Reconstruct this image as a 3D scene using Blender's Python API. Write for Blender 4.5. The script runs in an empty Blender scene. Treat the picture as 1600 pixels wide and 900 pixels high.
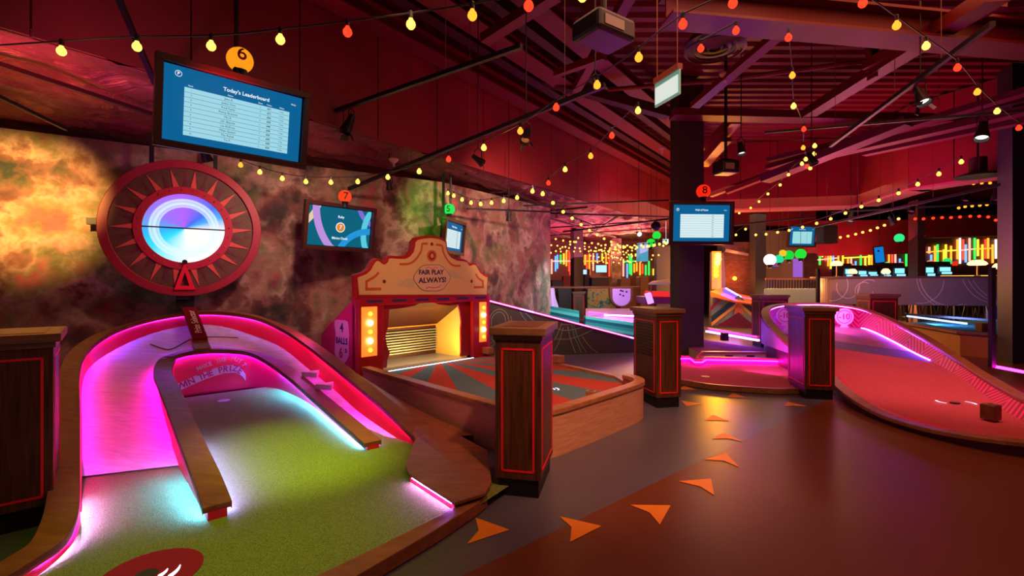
import bpy, bmesh, math, random
from mathutils import Vector, Matrix
random.seed(7)
S = bpy.context.scene
COL = S.collection
F = 750.0; HY = 442.0; CX = 800.0; EYE = 1.45

# ---------------- camera ----------------
cd = bpy.data.cameras.new('camera'); cam = bpy.data.objects.new('camera', cd); COL.objects.link(cam)
cam.location = (0, 0, EYE); cam.rotation_euler = (math.pi/2, 0, 0)
cd.sensor_width = 36; cd.lens = 36*F/1600; cd.shift_y = -8/1600; cd.clip_start = .05; cd.clip_end = 200
S.camera = cam
S.view_settings.view_transform = 'Standard'; S.view_settings.look = 'None'
S.view_settings.exposure = 0.0; S.view_settings.gamma = 1; S.view_settings.use_curve_mapping = False

# ---------------- world (dim spill of the hall beyond the picture) ----------------
w = bpy.data.worlds.new('world'); S.world = w; w.use_nodes = True
w.node_tree.nodes['Background'].inputs[0].default_value = (1.0, .40, .34, 1)
w.node_tree.nodes['Background'].inputs[1].default_value = .07

def P(px, py, Y): return Vector(((px-CX)/F*Y, Y, EYE-(py-HY)/F*Y))
def G(px, py, z=0.0):
    Y = (EYE-z)*F/(py-HY); return P(px, py, Y)

def light(kind, loc, col, power, target=None, size=.3, size_y=None, spot=60, blend=.6, name='lamp_or_fill'):
    l = bpy.data.lights.new(name, kind); l.color = col; l.energy = power
    if kind == 'AREA':
        l.size = size
        if size_y: l.shape = 'RECTANGLE'; l.size_y = size_y
    else: l.shadow_soft_size = size
    if kind == 'SPOT': l.spot_size = math.radians(spot); l.spot_blend = blend
    o = bpy.data.objects.new(name, l); COL.objects.link(o); o.location = loc
    if target is not None:
        o.rotation_euler = (Vector(target)-Vector(loc)).to_track_quat('-Z', 'Y').to_euler()
    return o

# stage spots, theatre style, with added spots and warm area fills among them
SPOT, AREA, POINT = 'SPOT', 'AREA', 'POINT'
light(SPOT, (-3.9, 3.7, 2.9), (1, .52, .12), 1400, P(40, 318, 5.8), .06, spot=39, blend=1)      # amber wash, paint wall
light(SPOT, (-2.0, 5.3, 3.1), (1, .56, .40), 190, P(440, 400, 7.3), .1, spot=100, blend=1)
light(SPOT, (.6, 6.6, 3.1), (1, .64, .42), 480, P(770, 400, 10), .1, spot=90, blend=1)
light(SPOT, (-1.5, 7.4, 2.6), (.05, 1, .03), 45, P(680, 325, 9), .05, spot=70, blend=1)        # green lamp, corner
light(SPOT, (-1.9, 4.0, 2.2), (1, .10, .40), 40, P(290, 370, 6.3), .1, spot=60, blend=1)       # added pink spot to redden the wheel ring
light(SPOT, (-.9, 3.4, 3.6), (.78, 1, .0), 540, P(470, 712, 3.8), .06, spot=30, blend=1)        # lime pool on the turf
light(SPOT, (-1.5, 2.4, 3.6), (.74, 1, .0), 175, (-1.55, 2.75, 0), .1, spot=47, blend=.9)
light(SPOT, (-.6, 2.6, 3.6), (1, .56, .26), 330, P(680, 440, 6.6), .1, spot=38, blend=1)         # booth face
light(SPOT, (.9, 1.2, 3.9), (1, .44, .22), 620, (.75, 4.5, .1), .1, spot=46, blend=1)             # added spot to brighten the timber corner and near pedestal
light(AREA, (1.5, 3.2, 4.4), (1, .40, .26), 66, (1.5, 3.4, 0), 3.0)  # added warm fill over the slate path
light(AREA, (4.4, 4.0, 4.4), (1, .27, .12), 60, (4.2, 4.4, 0), 3.0)  # added warm fill over the rust field
light(SPOT, (1.2, 5.0, 3.6), (1, .45, .3), 130, P(880, 600, 5.6), .1, spot=55, blend=1)
light(SPOT, (4.6, 5.2, 3.8), (1, .34, .34), 430, P(1440, 600, 6.2), .1, spot=62, blend=1)
light(SPOT, (2.9, 8.8, 3.4), (1, .55, .25), 130, P(1010, 555, 8.9), .1, spot=80, blend=1)
light(SPOT, (3.6, 5.2, 3.4), (1, .5, .12), 90, P(1140, 566, 8.5), .1, spot=30, blend=1)
light(SPOT, (2.4, 3.4, 3.8), (1, .5, .3), 90, P(1020, 560, 5.6), .1, spot=36, blend=1)
# red and magenta wash on the ceiling
light(SPOT, (-2.6, 3.9, 2.7), (1, .02, .02), 330, P(400, 90, 5.4), .1, spot=60, blend=1)
light(SPOT, (-3.6, 3.2, 2.0), (.75, .12, .6), 190, P(180, 130, 4.6), .1, spot=70, blend=1)
light(SPOT, (-4.2, 3.6, 2.3), (1, .32, .14), 170, P(30, 120, 4.2), .1, spot=70, blend=1)
light(AREA, (.8, 5.6, 2.5), (1, .02, .04), 11, (1.0, 6.0, 5), 2.4)
light(AREA, (4.8, 6.0, 2.6), (1, .02, .08), 8, (4.8, 6.5, 5), 2.4)
light(AREA, (3.2, 12.4, 2.6), (1, .12, .30), 80, (2.2, 13.5, 5), 2.4)
light(AREA, (1.3, 8.0, 2.6), (1, .10, .28), 16, (.3, 9.6, 5), 1.2)
light(AREA, (6.5, 12.0, 2.4), (1, .06, .10), 70, (7, 13, 5), 3.0)
light(AREA, (3.0, 18, 2.4), (1, .16, .34), 260, (2.6, 18.5, 5), 4.0)
light(AREA, (13, 19, 2.4), (1, .08, .10), 170, (13, 20, 5), 4.0)
light(AREA, (7, 15, 3.9), (1, .5, .3), 130, (7, 15, 0), 6.0)  # added warm fill shining down on the far floor
light(AREA, (7.6, 10.6, 2.3), (.9, .05, .40), 90, (9, 9.6, 4.6), 1.6)

# ---------------- materials ----------------
MATS = {}
def under_soffit(p): return (Vector((p[0], p[1], 0))-Vector((-2.4, 5.7, 0))).dot(Vector((.807, -.59, 0))) < .05
def ceil_z(p): return 3.40 if under_soffit(p) else 5.57
def mat(name, col=(.5, .5, .5), rough=.5, metal=0, emit=None, es=0, spec=.5, coat=0, trans=0):
    if name in MATS: return MATS[name]
    m = bpy.data.materials.new(name); m.use_nodes = True
    b = m.node_tree.nodes['Principled BSDF']
    b.inputs['Base Color'].default_value = (*col, 1); b.inputs['Roughness'].default_value = rough
    b.inputs['Metallic'].default_value = metal; b.inputs['Specular IOR Level'].default_value = spec
    b.inputs['Coat Weight'].default_value = coat
    b.inputs['Transmission Weight'].default_value = trans
    if emit: b.inputs['Emission Color'].default_value = (*emit, 1); b.inputs['Emission Strength'].default_value = es
    MATS[name] = m
    return m
def nd(m, t, **k):
    n = m.node_tree.nodes.new(t)
    for a, v in k.items(): setattr(n, a, v)
    return n
def lk(m, a, b): m.node_tree.links.new(a, b)
def ramp(m, fac, stops, interp='LINEAR'):
    r = nd(m, 'ShaderNodeValToRGB'); cr = r.color_ramp; cr.interpolation = interp
    while len(cr.elements) > 1: cr.elements.remove(cr.elements[-1])
    cr.elements[0].position = stops[0][0]; cr.elements[0].color = (*stops[0][1], 1)
    for p, c in stops[1:]:
        e = cr.elements.new(p); e.color = (*c, 1)
    lk(m, fac, r.inputs[0]); return r.outputs[0]
def noise(m, scale, detail=4, vec=None, rough=.5, dist=0):
    n = nd(m, 'ShaderNodeTexNoise'); n.inputs['Scale'].default_value = scale; n.inputs['Detail'].default_value = detail
    n.inputs['Roughness'].default_value = rough; n.inputs['Distortion'].default_value = dist
    if vec: lk(m, vec, n.inputs['Vector'])
    return n
def coords(m, scale=(1, 1, 1), rot=(0, 0, 0), kind='Object'):
    t = nd(m, 'ShaderNodeTexCoord'); mp = nd(m, 'ShaderNodeMapping')
    mp.inputs['Scale'].default_value = scale; mp.inputs['Rotation'].default_value = rot
    lk(m, t.outputs[kind], mp.inputs['Vector']); return mp.outputs[0]
def bsdf(m): return m.node_tree.nodes['Principled BSDF']
def bump(m, h, s=.3, d=.01):
    b = nd(m, 'ShaderNodeBump'); b.inputs['Strength'].default_value = s; b.inputs['Distance'].default_value = d
    lk(m, h, b.inputs['Height']); lk(m, b.outputs[0], bsdf(m).inputs['Normal'])
def wood(name, dark, light_, scale=(18, 18, 1.6), rough=.45, coat=0, rot=(0, 0, 0)):
    if name in MATS: return MATS[name]
    m = mat(name, rough=rough, coat=coat)
    v = coords(m, scale, rot)
    n = noise(m, 2.2, 7, v, .62, .6)
    c = ramp(m, n.outputs['Fac'], [(.3, dark), (.5, tuple((a+b)/2 for a, b in zip(dark, light_))), (.68, light_)])
    lk(m, c, bsdf(m).inputs['Base Color']); bump(m, n.outputs['Fac'], .15, .004)
    return m
def carpet(name, c1, c2, scale=260):
    if name in MATS: return MATS[name]
    m = mat(name, rough=.95, spec=.1)
    v = coords(m); n = noise(m, scale, 2, v, .7); n2 = noise(m, 3, 3, v)
    c = ramp(m, n.outputs['Fac'], [(.32, c1), (.68, c2)]); lk(m, c, bsdf(m).inputs['Base Color'])
    bump(m, n.outputs['Fac'], .9, .006)
    return m
def emis(name, col, s): return mat(name, (0, 0, 0), .5, emit=col, es=s, spec=.02)

M_oak = wood('dark_oak', (.035, .010, .005), (.15, .048, .020), (22, 22, 1.3), .38)
M_oaktop = wood('oak_top', (.16, .075, .035), (.26, .13, .06), (3, 16, 16), .35)
M_rim = wood('rim_timber', (.20, .055, .022), (.35, .115, .048), (2, 9, 9), .42)
M_ply = wood('pale_ply', (.52, .24, .14), (.72, .38, .25), (2.0, 2.0, 26), .4)
M_track = wood('white_ply', (.62, .55, .55), (.88, .82, .84), (1.2, 14, 14), .35, rot=(0, 0, .8))
M_redline = mat('red_inlay', (.95, .010, .03), .5)
M_redpaint = mat('hot_red_paint', (.90, .008, .06), .35)
M_boothred = mat('booth_red', (.42, .008, .012), .38)
M_cream = mat('cream_paint', (.80, .52, .24), .5)
M_orange = mat('burnt_orange_paint', (.62, .12, .02), .5)
M_navy = mat('navy_paint', (.03, .03, .14), .5)
M_black = mat('black_metal', (.012, .011, .014), .42, .3)
M_wire = mat('black_cable', (.02, .016, .02), .5)
M_steelred = mat('red_painted_steel', (.13, .003, .006), .48)
M_dkred = mat('dark_red_steel', (.034, .001, .002), .5)
M_purplecol = mat('indigo_column_paint', (.050, .036, .036), .5)
M_bezel = mat('tv_bezel', (.055, .018, .014), .35)
M_white = mat('white_vinyl', (.85, .8, .85), .5)
M_pinkvinyl = mat('pink_vinyl', (.95, .72, .84), .5)
M_green = carpet('green_turf', (.10, .135, .035), (.34, .40, .125), 190)
M_redturf = carpet('red_turf', (.42, .05, .07), (.80, .16, .18), 160)
M_pinkturf = carpet('rose_turf', (.55, .08, .10), (.78, .17, .20), 200)
LED_MAG = emis('led_magenta', (1, .005, .62), 60)
LED_VIO = emis('led_violet', (.25, .04, 1), 110)
LED_LIL = emis('led_lilac', (.40, .15, 1), 420)
LED_CYA = emis('led_cyan', (.05, .28, 1), 420)
LED_BLU = emis('led_blue', (.14, .14, 1), 420)

# ---------------- mesh building ----------------
def wm(o):
    m = Matrix.Identity(4)
    while o is not None:
        m = Matrix.LocRotScale(o.location, o.rotation_euler.to_quaternion(), o.scale) @ m; o = o.parent
    return m
class MB:
    def __init__(s): s.v = []; s.f = []; s.mi = []
    def add(s, vs, fs, mi=0):
        b = len(s.v); s.v += [Vector(p) for p in vs]; s.f += [tuple(i+b for i in f) for f in fs]; s.mi += [mi]*len(fs); return s
    def poly(s, pts, mi=0): return s.add(pts, [tuple(range(len(pts)))], mi)
    def box(s, lo, hi, mi=0, M=None):
        x0, y0, z0 = lo; x1, y1, z1 = hi
        vs = [Vector(p) for p in [(x0,y0,z0),(x1,y0,z0),(x1,y1,z0),(x0,y1,z0),(x0,y0,z1),(x1,y0,z1),(x1,y1,z1),(x0,y1,z1)]]
        if M is not None: vs = [M @ p for p in vs]
        return s.add(vs, [(0,3,2,1),(4,5,6,7),(0,1,5,4),(1,2,6,5),(2,3,7,6),(3,0,4,7)], mi)
    def bar(s, a, b, wd, ht, mi=0, up=(0, 0, 1)):
        a, b = Vector(a), Vector(b); d = (b-a).normalized(); up = Vector(up)
        r = d.cross(up)
        if r.length < 1e-4: r = d.cross(Vector((1, 0, 0)))
        r.normalize(); u = r.cross(d)
        vs = [p+r*x*wd/2+u*y*ht/2 for p in (a, b) for x, y in ((-1,-1),(1,-1),(1,1),(-1,1))]
        return s.add(vs, [(0,1,2,3),(7,6,5,4),(0,4,5,1),(1,5,6,2),(2,6,7,3),(3,7,4,0)], mi)
    def ibeam(s, a, b, wd, ht, t=.02, mi=0):
        a, b = Vector(a), Vector(b)
        s.bar(a+Vector((0,0,ht/2-t/2)), b+Vector((0,0,ht/2-t/2)), wd, t, mi); s.bar(a-Vector((0,0,ht/2-t/2)), b-Vector((0,0,ht/2-t/2)), wd, t, mi)
        return s.bar(a, b, t, ht-2*t, mi)
    def tube(s, pts, r, n=8, mi=0, cap=True):
        pts = [Vector(p) for p in pts]; rings = []
        for i, p in enumerate(pts):
            d = (pts[min(i+1, len(pts)-1)]-pts[max(i-1, 0)]).normalized()
            a = d.cross(Vector((0, 0, 1)))
            if a.length < 1e-3: a = d.cross(Vector((1, 0, 0)))
            a.normalize(); c = a.cross(d); rr = r[i] if isinstance(r, (list, tuple)) else r
            rings.append([p+(a*math.cos(t)+c*math.sin(t))*rr for t in [2*math.pi*k/n for k in range(n)]])
        vs = [q for g in rings for q in g]; fs = []
        for i in range(len(pts)-1):
            for k in range(n): fs.append((i*n+k, i*n+(k+1) % n, (i+1)*n+(k+1) % n, (i+1)*n+k))
        if cap: fs += [tuple(range(n))[::-1], tuple((len(pts)-1)*n+k for k in range(n))]
        return s.add(vs, fs, mi)
    def lathe(s, prof, n=16, M=None, mi=0):
        vs = []; fs = []
        for r, z in prof:
            for k in range(n):
                t = 2*math.pi*k/n; p = Vector((r*math.cos(t), r*math.sin(t), z)); vs.append(M @ p if M is not None else p)
        for i in range(len(prof)-1):
            for k in range(n): fs.append((i*n+k, i*n+(k+1) % n, (i+1)*n+(k+1) % n, (i+1)*n+k))
        return s.add(vs, fs, mi)
    def sphere(s, c, r, n=12, mi=0, sq=1):
        c = Vector(c); prof = [(max(1e-4, r*math.sin(math.pi*i/(n//2+2))), -r*sq*math.cos(math.pi*i/(n//2+2))) for i in range(n//2+3)]
        return s.lathe(prof, n, Matrix.Translation(c), mi)
    def loft(s, A, B, mi=0, seg=1):
        n = len(A); vs = []
        for j in range(seg+1):
            t = j/seg; vs += [Vector(a).lerp(Vector(b), t) for a, b in zip(A, B)]
        fs = [(j*n+i, j*n+i+1, (j+1)*n+i+1, (j+1)*n+i) for j in range(seg) for i in range(n-1)]
        return s.add(vs, fs, mi)
    def prism(s, pts, d, mi=0):          # planar polygon pushed by vector d
        pts = [Vector(p) for p in pts]; n = len(pts); d = Vector(d)
        vs = pts+[p+d for p in pts]
        return s.add(vs, [tuple(range(n))[::-1], tuple(range(n, 2*n))]+[(i, (i+1) % n, (i+1) % n+n, i+n) for i in range(n)], mi)
    def build(s, name, m, parent=None, local=False, smooth=False, bevel=0, origin=None):
        me = bpy.data.meshes.new(name); o = bpy.data.objects.new(name, me); COL.objects.link(o)
        vs = s.v
        if parent is not None:
            o.parent = parent
            if not local:
                iv = wm(parent).inverted(); vs = [iv @ p for p in vs]
        elif not local and vs:
            c = origin or Vector((sum(p.x for p in vs)/len(vs), sum(p.y for p in vs)/len(vs), min(p.z for p in vs)))
            c = Vector(c); o.location = c; vs = [p-c for p in vs]
        me.from_pydata([tuple(p) for p in vs], [], s.f)
        ms = m if isinstance(m, (list, tuple)) else [m]
        for k in ms: me.materials.append(k)
        for i, p in enumerate(me.polygons): p.material_index = s.mi[i]; p.use_smooth = smooth
        bm = bmesh.new(); bm.from_mesh(me); bmesh.ops.recalc_face_normals(bm, faces=bm.faces); bm.to_mesh(me); bm.free()
        if bevel:
            b = o.modifiers.new('bevel', 'BEVEL'); b.width = bevel; b.segments = 2; b.limit_method = 'ANGLE'
        return o
def tag(o, label=None, cat=None, group=None, kind=None):
    if label: o['label'] = label
    if cat: o['category'] = cat
    if group: o['group'] = group
    if kind: o['kind'] = kind
    return o
def empty(name, loc, rz=0, label=None, cat=None, group=None, rot=None):
    o = bpy.data.objects.new(name, None); COL.objects.link(o); o.location = loc
    o.rotation_euler = rot if rot else (0, 0, rz); o.empty_display_size = .1
    return tag(o, label, cat, group)
def copy_tree(o, parent=None):
    c = o.copy(); COL.objects.link(c)
    if parent is not None: c.parent = parent
    for ch in list(o.children): copy_tree(ch, c)
    return c
def text(body, size, M, m, parent, name='lettering', ext=.0015, align='CENTER', shear=0, sx=1, spacing=1, bold=0):
    cu = bpy.data.curves.new('t', 'FONT'); cu.body = body; cu.size = size; cu.align_x = align; cu.align_y = 'CENTER'
    cu.extrude = ext; cu.shear = shear; cu.space_character = spacing; cu.offset = bold; cu.resolution_u = 3
    t = bpy.data.objects.new('t', cu); COL.objects.link(t)
    me = bpy.data.meshes.new_from_object(t); bpy.data.objects.remove(t)
    iv = wm(parent).inverted() if parent is not None else Matrix.Identity(4)
    me.transform(iv @ M @ Matrix.Diagonal((sx, 1, 1, 1)))
    me.materials.clear(); me.materials.append(m); me.name = name
    o = bpy.data.objects.new(name, me); COL.objects.link(o); o.parent = parent
    return o
def frame(origin, xdir, ydir):
    x = Vector(xdir).normalized(); y = Vector(ydir); y = (y-x*y.dot(x)).normalized(); z = x.cross(y)
    M = Matrix((x, y, z)).transposed().to_4x4(); M.translation = Vector(origin); return M
def smooth_path(pts, n=6):
    pts = [Vector(p) for p in pts]; out = []
    for i in range(len(pts)-1):
        p0 = pts[max(i-1, 0)]; p1 = pts[i]; p2 = pts[i+1]; p3 = pts[min(i+2, len(pts)-1)]
        for k in range(n):
            t = k/n; t2 = t*t; t3 = t2*t
            out.append(.5*((2*p1)+(-p0+p2)*t+(2*p0-5*p1+4*p2-p3)*t2+(-p0+3*p1-3*p2+p3)*t3))
    out.append(pts[-1]); return out
def normals2d(path):
    out = []
    for i in range(len(path)):
        d = path[min(i+1, len(path)-1)]-path[max(i-1, 0)]; d = Vector((d.x, d.y, 0)).normalized()
        out.append(Vector((-d.y, d.x, 0)))       # to the left of travel
    return out
def offset(path, a, dz=0):
    return [p+q*a+Vector((0, 0, dz)) for p, q in zip(path, normals2d(path))]
def ribbon(mb, path, a, b, thick, mi=0, dz=0):       # rectangular section from offset a to offset b, top at the path height
    A = offset(path, a, dz); B = offset(path, b, dz); d = Vector((0, 0, -thick))
    A2 = [p+d for p in A]; B2 = [p+d for p in B]
    n = len(path); vs = A+B+B2+A2; fs = []
    for i in range(n-1):
        for k in range(4): fs.append((k*n+i, k*n+i+1, ((k+1) % 4)*n+i+1, ((k+1) % 4)*n+i))
    fs += [(0, n, 2*n, 3*n), (4*n-1, 3*n-1, 2*n-1, n-1)]
    return mb.add(vs, fs, mi)
from mathutils.bvhtree import BVHTree
def caster(o):
    W = wm(o); vs = [W @ v.co for v in o.data.vertices]; t = BVHTree.FromPolygons(vs, [tuple(p.vertices) for p in o.data.polygons])
    def f(px, py):
        d = (P(px, py, 1.0)-Vector((0, 0, EYE))).normalized(); h = t.ray_cast(Vector((0, 0, EYE)), d)
        return h[0]
    return f
def hang(parent, p, r=.006, name='suspension_rod', m=None):
    p = Vector(p); MB().tube([p, Vector((p.x, p.y, ceil_z(p)))], r, 6).build(name, m or M_black, parent)
ORD = ['first','second','third','fourth','fifth','sixth','seventh','eighth','ninth','tenth','eleventh','twelfth','thirteenth','fourteenth','fifteenth','sixteenth','seventeenth','eighteenth','nineteenth','twentieth']

# ================= THE SETTING =================
# floor: poured resin, slate path with a rust-brown field beside it
m = mat('floor_resin', rough=.22, spec=.5)
tc = nd(m, 'ShaderNodeTexCoord'); sp = nd(m, 'ShaderNodeSeparateXYZ'); lk(m, tc.outputs['Object'], sp.inputs[0])
def math_(m, op, a, b):
    n = nd(m, 'ShaderNodeMath', operation=op)
    for i, q in enumerate((a, b)):
        if hasattr(q, 'links'): lk(m, q, n.inputs[i])
        else: n.inputs[i].default_value = q
    return n.outputs[0]
# boundary: a*x - y + c > 0 is the rust field
l1 = math_(m, 'SUBTRACT', math_(m, 'MULTIPLY', sp.outputs[0], .86), sp.outputs[1])
s1 = math_(m, 'GREATER_THAN', l1, -2.59)
n1 = noise(m, .9, 3, tc.outputs['Object'])
cA = ramp(m, n1.outputs['Fac'], [(.3, (.092, .088, .130)), (.7, (.115, .108, .150))])
cB = ramp(m, n1.outputs['Fac'], [(.3, (.14, .040, .016)), (.7, (.17, .052, .022))])
mx = nd(m, 'ShaderNodeMix', data_type='RGBA'); lk(m, s1, mx.inputs[0]); lk(m, cA, mx.inputs[6]); lk(m, cB, mx.inputs[7])
lk(m, mx.outputs[2], bsdf(m).inputs['Base Color'])
n2 = noise(m, 2.5, 4, tc.outputs['Object'])
bsdf(m).inputs['Roughness'].default_value = .30
o = MB().box((-7, -3, -.1), (26, 32, 0)).build('floor', m, origin=(0, 0, 0)); tag(o, kind='structure')

# mottled plaster walls
m = mat('mottled_plaster', rough=.7)
v = coords(m); a = noise(m, .95, 6, v, .52, .15); b = noise(m, 1.7, 8, v, .58, .1); c = noise(m, 1.3, 9, v, .62, .1)
ca = ramp(m, a.outputs['Fac'], [(.34, (.020, .010, .012)), (.42, (.13, .025, .030)), (.48, (.34, .15, .12)), (.53, (.13, .13, .045)), (.58, (.045, .055, .030)), (.64, (.40, .19, .17)), (.70, (.45, .10, .12))])
cb = ramp(m, b.outputs['Fac'], [(.34, (.02, .035, .025)), (.43, (.22, .09, .07)), (.50, (.62, .42, .32)), (.56, (.28, .25, .12)), (.64, (.48, .10, .12))])
mx = nd(m, 'ShaderNodeMix', data_type='RGBA')
lk(m, ramp(m, c.outputs['Fac'], [(.38, (0,)*3), (.62, (1,)*3)]), mx.inputs[0]); lk(m, ca, mx.inputs[6]); lk(m, cb, mx.inputs[7])
lk(m, mx.outputs[2], bsdf(m).inputs['Base Color']); bump(m, c.outputs['Fac'], .12, .01)
M_wall = m
WD = Vector((.842, .54, 0)); WN = Vector((.54, -.842, 0)); W0 = Vector((-5.66, 6.0, 0))
a0 = W0-WD*3.2; a1 = W0+WD*5.19
mb = MB(); bk = -WN*.15
mb.prism([a0, a1, a1+Vector((0, 0, 3.3)), a0+Vector((0, 0, 3.3))], bk)
tag(mb.build('wall_left', M_wall), kind='structure')
c1 = Vector((.95, 11.9, 0)); d2 = (c1-a1).normalized(); n2_ = Vector((-d2.y, d2.x, 0))
tag(MB().prism([a1, c1, c1+Vector((0, 0, 3.3)), a1+Vector((0, 0, 3.3))], n2_*.3).build('wall_rear', M_wall), kind='structure')
tag(MB().prism([a0+WN*.015, a1+WN*.015-WD*.02, a1+WN*.015-WD*.02+Vector((0, 0, .22)), a0+WN*.015+Vector((0, 0, .22))], -WN*.02).build('baseboard_left', M_black), kind='structure')
# far walls
M_far = mat('far_dark_wall', (.05, .018, .016), .8)
tag(MB().box((-6, 30, 0), (27, 30.3, 6)).build('wall_far', M_far), kind='structure')
tag(MB().box((26, -3, 0), (26.3, 30, 6)).build('wall_right', M_far), kind='structure')
tag(MB().prism([(-9, 4.0, 0), (-9.3, 30, 0), (-9.3, 30, 6), (-9, 4.0, 6)], (-.2, 0, 0)).build('wall_side', M_far), kind='structure')

# corrugated steel deck
mb = MB(); vs = []; fs = []
ys = []; y = -2.0; k = 0
while y < 31: ys += [(y, 5.62), (y+.10, 5.62), (y+.14, 5.56), (y+.26, 5.56)]; y += .30
for (yy, zz) in ys: vs += [(-8, yy, zz), (26, yy, zz)]
for i in range(len(ys)-1): fs.append((2*i, 2*i+1, 2*i+3, 2*i+2))
mb.add(vs, fs)
mb.box((-8, -2, 5.64), (26, 31, 5.7))
tag(mb.build('ceiling', M_steelred), kind='structure')

# red bulkhead that hangs over the painted wall, its foil-wrapped soffit below
FD = Vector((.59, .807, 0)).normalized(); FN = Vector((.807, -.59, 0)).normalized(); F0 = Vector((-2.4, 5.7, 0))
m = mat('red_bulkhead', rough=.5)
v = coords(m); wv = nd(m, 'ShaderNodeTexNoise'); wv.inputs['Scale'].default_value = 1.2; lk(m, v, wv.inputs['Vector'])
lk(m, ramp(m, wv.outputs['Fac'], [(.3, (.16, .010, .014)), (.7, (.24, .014, .018))]), bsdf(m).inputs['Base Color'])
M_bulk = m
mb = MB(); f0 = F0-FD*4.6
for i in range(17):                                  # sheet panels with shadow joints
    p = f0+FD*(i*1.12); q = f0+FD*(i*1.12+1.105)
    mb.prism([p+Vector((0, 0, 3.4)), q+Vector((0, 0, 3.4)), q+Vector((0, 0, 5.55)), p+Vector((0, 0, 5.55))], -FN*.05)
mb.prism([f0-FN*.03+Vector((0, 0, 3.4)), f0+FD*19-FN*.03+Vector((0, 0, 3.4)), f0+FD*19-FN*.03+Vector((0, 0, 5.55)), f0-FN*.03+Vector((0, 0, 5.55))], -FN*.05)
o = mb.build('trim_1', M_bulk); tag(o, kind='structure')
# crinkled soffit
from mathutils import noise as mnoise
m = mat('crinkled_foil', (.26, .035, .06), .32, .45)
v = coords(m, (1, 1, 1), (0, 0, .94)); n = noise(m, 1.6, 8, v, .6, 1.2); n3 = noise(m, .6, 3, v)
lk(m, ramp(m, n3.outputs['Fac'], [(.35, (.22, .02, .035)), (.65, (.34, .075, .09))]), bsdf(m).inputs['Base Color']); bump(m, n.outputs['Fac'], 1.0, .14)
M_foil = m
vs = []; fs = []; nu, nv = 220, 84
for j in range(nv):
    for i in range(nu):
        s_ = i/(nu-1)*23.4-4.6; t_ = j/(nv-1)*9.0
        p = F0+FD*s_-FN*t_
        q_ = Vector((s_*.55, t_*1.5, 0)); z = 3.47+.16*mnoise.turbulence(q_, 4, True)-.10+.03*mnoise.noise(Vector((s_*2.2, t_*3.3, 3)))
        vs.append((p.x, p.y, max(z, 3.34)))
for j in range(nv-1):
    for i in range(nu-1): a = j*nu+i; fs.append((a, a+1, a+nu+1, a+nu))
o = MB().add(vs, fs).build('ceiling_soffit', M_foil); tag(o, kind='structure')
# seams / straps across the soffit
k = 0
def soff(s_, t_, z=3.36): return F0+FD*s_-FN*t_+Vector((0, 0, z))
for (s1_, t1_, s2_, t2_) in [(-3.6, .3, 3.5, 2.6), (3, .2, 12, 2.0), (4.6, .3, 4.4, 4), (7.5, .2, 7.2, 5), (9.5, .3, 14, 3.5), (11, .1, 10.5, 6), (13, .3, 13, 7), (5.5, 1.6, 16, 3.0), (6.5, 3.0, 17, 5.0)]:
    k += 1
    o = MB().bar(soff(s1_, t1_, 3.32), soff(s2_, t2_, 3.32), .06, .04).build('ceiling_batten', M_dkred)
    tag(o, f'dark red steel batten strapped under the crinkled soffit, {ORD[k-1]} away from the big scoreboard', 'batten', 'battens under the crinkled soffit')

# beams beside the bulkhead
k = 0
for off, zc, wd, ht, mm in [(.22, 4.86, .30, .22, M_steelred), (.62, 5.12, .18, .30, M_dkred), (1.0, 5.02, .34, .14, M_steelred), (1.42, 5.2, .16, .3, M_dkred), (1.85, 5.1, .30, .16, M_steelred)]:
    k += 1
    a = F0+FN*off-FD*4+Vector((0, 0, zc)); b = F0+FN*off+FD*(13.5 if off > .3 else 13.5)+Vector((0, 0, zc))
    o = MB().ibeam(a, b, wd, ht, .03).build('steel_beam', mm)
    tag(o, f'long red steel beam running beside the red bulkhead, {ORD[k-1]} out from it', 'beam', 'beams beside the bulkhead')
def beam(a, b, wd, ht, mm, lab, cat='beam', name='steel_beam', ib=True):
    mb = MB(); (mb.ibeam(a, b, wd, ht, .03) if ib else mb.bar(a, b, wd, ht)); return tag(mb.build(name, mm), lab, cat)
beam(P(1040, 10, 4.9), P(1640, 66, 5.6), .34, .30, M_steelred, 'wide red steel girder crossing above the round ceiling diffuser')
beam(P(1265, 176, 8.2), P(1560, -10, 4.6), .22, .14, M_steelred, 'red diagonal steel beam above the empty long lighting track', ib=False)
beam(P(1363, 112, 6.4), P(1363, -40, 6.4), .16, .22, M_steelred, 'short vertical red hanger post meeting the diagonal steel beam', 'post', 'hanger_post')
beam(P(1358, 103, 6.4), P(1560, 0, 4.9), .22, .12, M_steelred, 'red angled steel arm rising from the foot of the hanger post', ib=False)
beam(P(830, 120, 8.6), P(1045, 178, 8.6), .2, .16, M_dkred, 'dark red cross beam behind the exit light box', ib=False)
beam(P(1050, 178, 9.2), P(1640, 192, 9.2), .34, .14, M_steelred, 'flat red cross beam above the long cable tray', ib=False)
beam(P(900, 140, 7.6), P(985, -10, 5.0), .12, .12, M_steelred, 'thin red brace beside the ceiling projector', 'brace', 'steel_brace', False)
beam(P(868, 115, 6.8), P(945, 88, 6.2), .09, .09, M_steelred, 'short red brace end just below the ceiling projector', 'brace', 'steel_brace', False)
beam(P(757, 62, 6.5), P(870, -10, 5.6), .16, .12, M_steelred, 'red diagonal brace near the end of the first lighting track', 'brace', 'steel_brace', False)
beam(P(1085, 165, 6.9), P(1215, 55, 5.4), .14, .08, M_steelred, 'red diagonal brace under the round ceiling diffuser', 'brace', 'steel_brace', False)
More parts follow.
